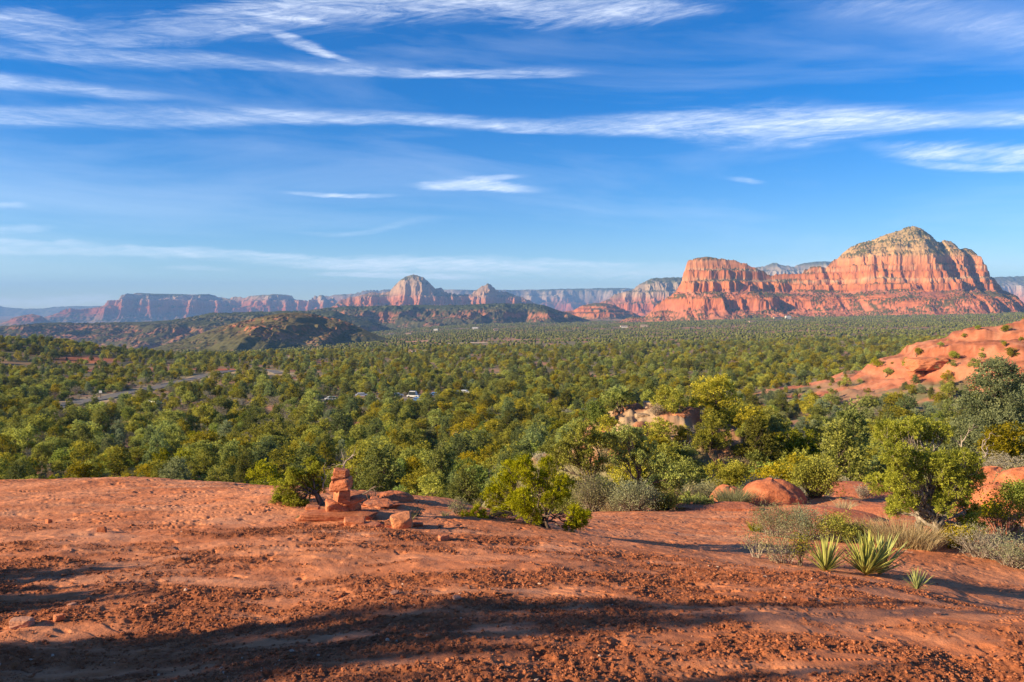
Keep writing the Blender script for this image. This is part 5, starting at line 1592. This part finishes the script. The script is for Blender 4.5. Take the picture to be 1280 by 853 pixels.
# ------------------------------------------------------------------ cars, houses, sign
def box(bm, x0, x1, y0, y1, z0, z1, tx=0, ty=0):
    v = []
    for z, k in ((z0, 0), (z1, 1)):
        for x, y in ((x0, y0), (x1, y0), (x1, y1), (x0, y1)):
            cx, cy = (x0 + x1) / 2, (y0 + y1) / 2
            v.append(bm.verts.new((x + (cx - x) * k * tx, y + (cy - y) * k * ty, z)))
    for f in ((0, 3, 2, 1), (4, 5, 6, 7), (0, 1, 5, 4), (1, 2, 6, 5), (2, 3, 7, 6), (3, 0, 4, 7)): bm.faces.new([v[i] for i in f])


def bm_obj(name, fn, mat, parent, bev=0):
    bm = bmesh.new(); fn(bm)
    if bev: bmesh.ops.bevel(bm, geom=bm.edges[:], offset=bev, segments=2, affect='EDGES')
    me = bpy.data.meshes.new(name); bm.to_mesh(me); bm.free(); me.materials.append(mat)
    return link(name, me, parent)


M_CW = flat_mat('white_paint', (.55, .55, .54), .3); M_CB = flat_mat('blue_paint', (.12, .25, .5), .3); M_CS = flat_mat('silver_paint', (.5, .51, .53), .3)
M_GL = flat_mat('dark_glass', (.03, .04, .05), .1, .6); M_TY = flat_mat('rubber', (.03, .03, .03), .8)
CL = ['white car beside the road on the left of the valley', 'white car at the left end of the row parked in the trees', 'white car second from the left in the row in the trees', 'silver car third from the left in the row in the trees',
      'white car in the middle of the parking place', 'tall white van in the parking place', 'blue car just in front of the tall white van', 'blue car to the right of the white van',
      'blue car near the right end of the parking place', 'silver car at the right end of the parking place']
for i, ((cx, cy, cz), c) in enumerate(zip(CARP, CARS)):
    t = thing('parked_car', (cx, cy, float(gz(np.array([cx]), np.array([cy]), False)[0]) + .15), CL[i], 'van' if c[2] == 'v' else 'car', 'cars parked in the valley', rz=(i * 1.1) % .9 - .4)
    mt = {'w': M_CW, 'v': M_CW, 'b': M_CB, 's': M_CS}[c[2]]; hh = 2.3 if c[2] == 'v' else 1.45
    def body(bm, hh=hh):
        box(bm, -2.2, 2.2, -.9, .9, .3, .85, .02, .06); box(bm, -1.6, 1.2, -.8, .8, .86, hh - .12, .22, .14)
    bm_obj('body', body, mt, t, .06)
    bm_obj('windscreen', lambda bm, hh=hh: box(bm, -1.5, 1.1, -.82, .82, .9, hh - .3, .16, .10), M_GL, t)
    for sx in (-1.4, 1.4):
        for sy in (-.85, .85):
            def wh(bm, sx=sx, sy=sy):
                bmesh.ops.create_cone(bm, cap_ends=True, segments=14, radius1=.33, radius2=.33, depth=.22, matrix=Matrix.Translation((sx, sy, .33)) @ Matrix.Rotation(math.pi / 2, 4, 'X'))
            bm_obj('wheel', wh, M_TY, t)

M_W1 = flat_mat('sand_stucco', (.45, .34, .25), .9); M_W2 = flat_mat('pale_stucco', (.62, .56, .48), .9); M_RF = flat_mat('brown_roof', (.28, .17, .12), .9); M_RW = flat_mat('white_roof', (.7, .68, .64), .8)
HS = [(972, 399, 30, 5.5, M_W1, M_RF, 'long low brown house at the foot of the big butte'), (985, 399, 18, 8, M_W2, M_RW, 'taller pale house joined on the right of the long brown one'),
      (940, 404, 16, 4, M_W1, M_RF, 'small brown house left of the long one below the butte'), (594, 412, 20, 4.5, M_W2, M_RW, 'white-roofed house below the middle of the flat mesa'),
      (511, 419, 18, 4.5, M_W1, M_RF, 'tan house below the left part of the flat mesa'), (489, 419, 14, 4.5, M_W2, M_RF, 'pale house left of the tan one below the mesa'),
      (620, 414, 14, 4.5, M_W1, M_RF, 'tan house right of the white-roofed one'), (780, 410, 20, 5, M_W2, M_RF, 'pale house left of the pair at the foot of the red dome'),
      (805, 409, 18, 5, M_W1, M_RF, 'tan house right of the pair at the foot of the red dome'), (545, 414, 13, 4.5, M_W2, M_RW, 'white-roofed house between the tan houses and the mesa')]
for i, (px, py, w, h, mw, mr_, lb) in enumerate(HS):
    x, y, z = hit(px, py, y0=600)
    t = thing('house', (x, y, z + 1.0), lb, 'house', 'houses across the valley', rz=.2 - .1 * (i % 5))
    bm_obj('wall', lambda bm: box(bm, -w / 2, w / 2, -5, 5, -3, h), mw, t)
    bm_obj('roof', lambda bm: box(bm, -w / 2 - 1, w / 2 + 1, -6, 6, h + .02, h + 1.5, .25, .8), mr_, t)
    for k in range(int(w // 5)):
        xx = -w / 2 + 2 + k * 5
        bm_obj('window', lambda bm: box(bm, xx, xx + 2, -5.06, -5.01, 1.2, 2.9), M_GL, t)

x, y, z = hit(126, 499, y0=100)
t = thing('road_sign', (x, y, z), 'white board on a post beside the lower left end of the road', 'sign')
bm_obj('post', lambda bm: box(bm, -.09, .09, -.09, .09, 0, 3.0), M_BARK, t)
bm_obj('board', lambda bm: box(bm, -.5, .5, -.16, -.095, 2.0, 2.8), M_CW, t)
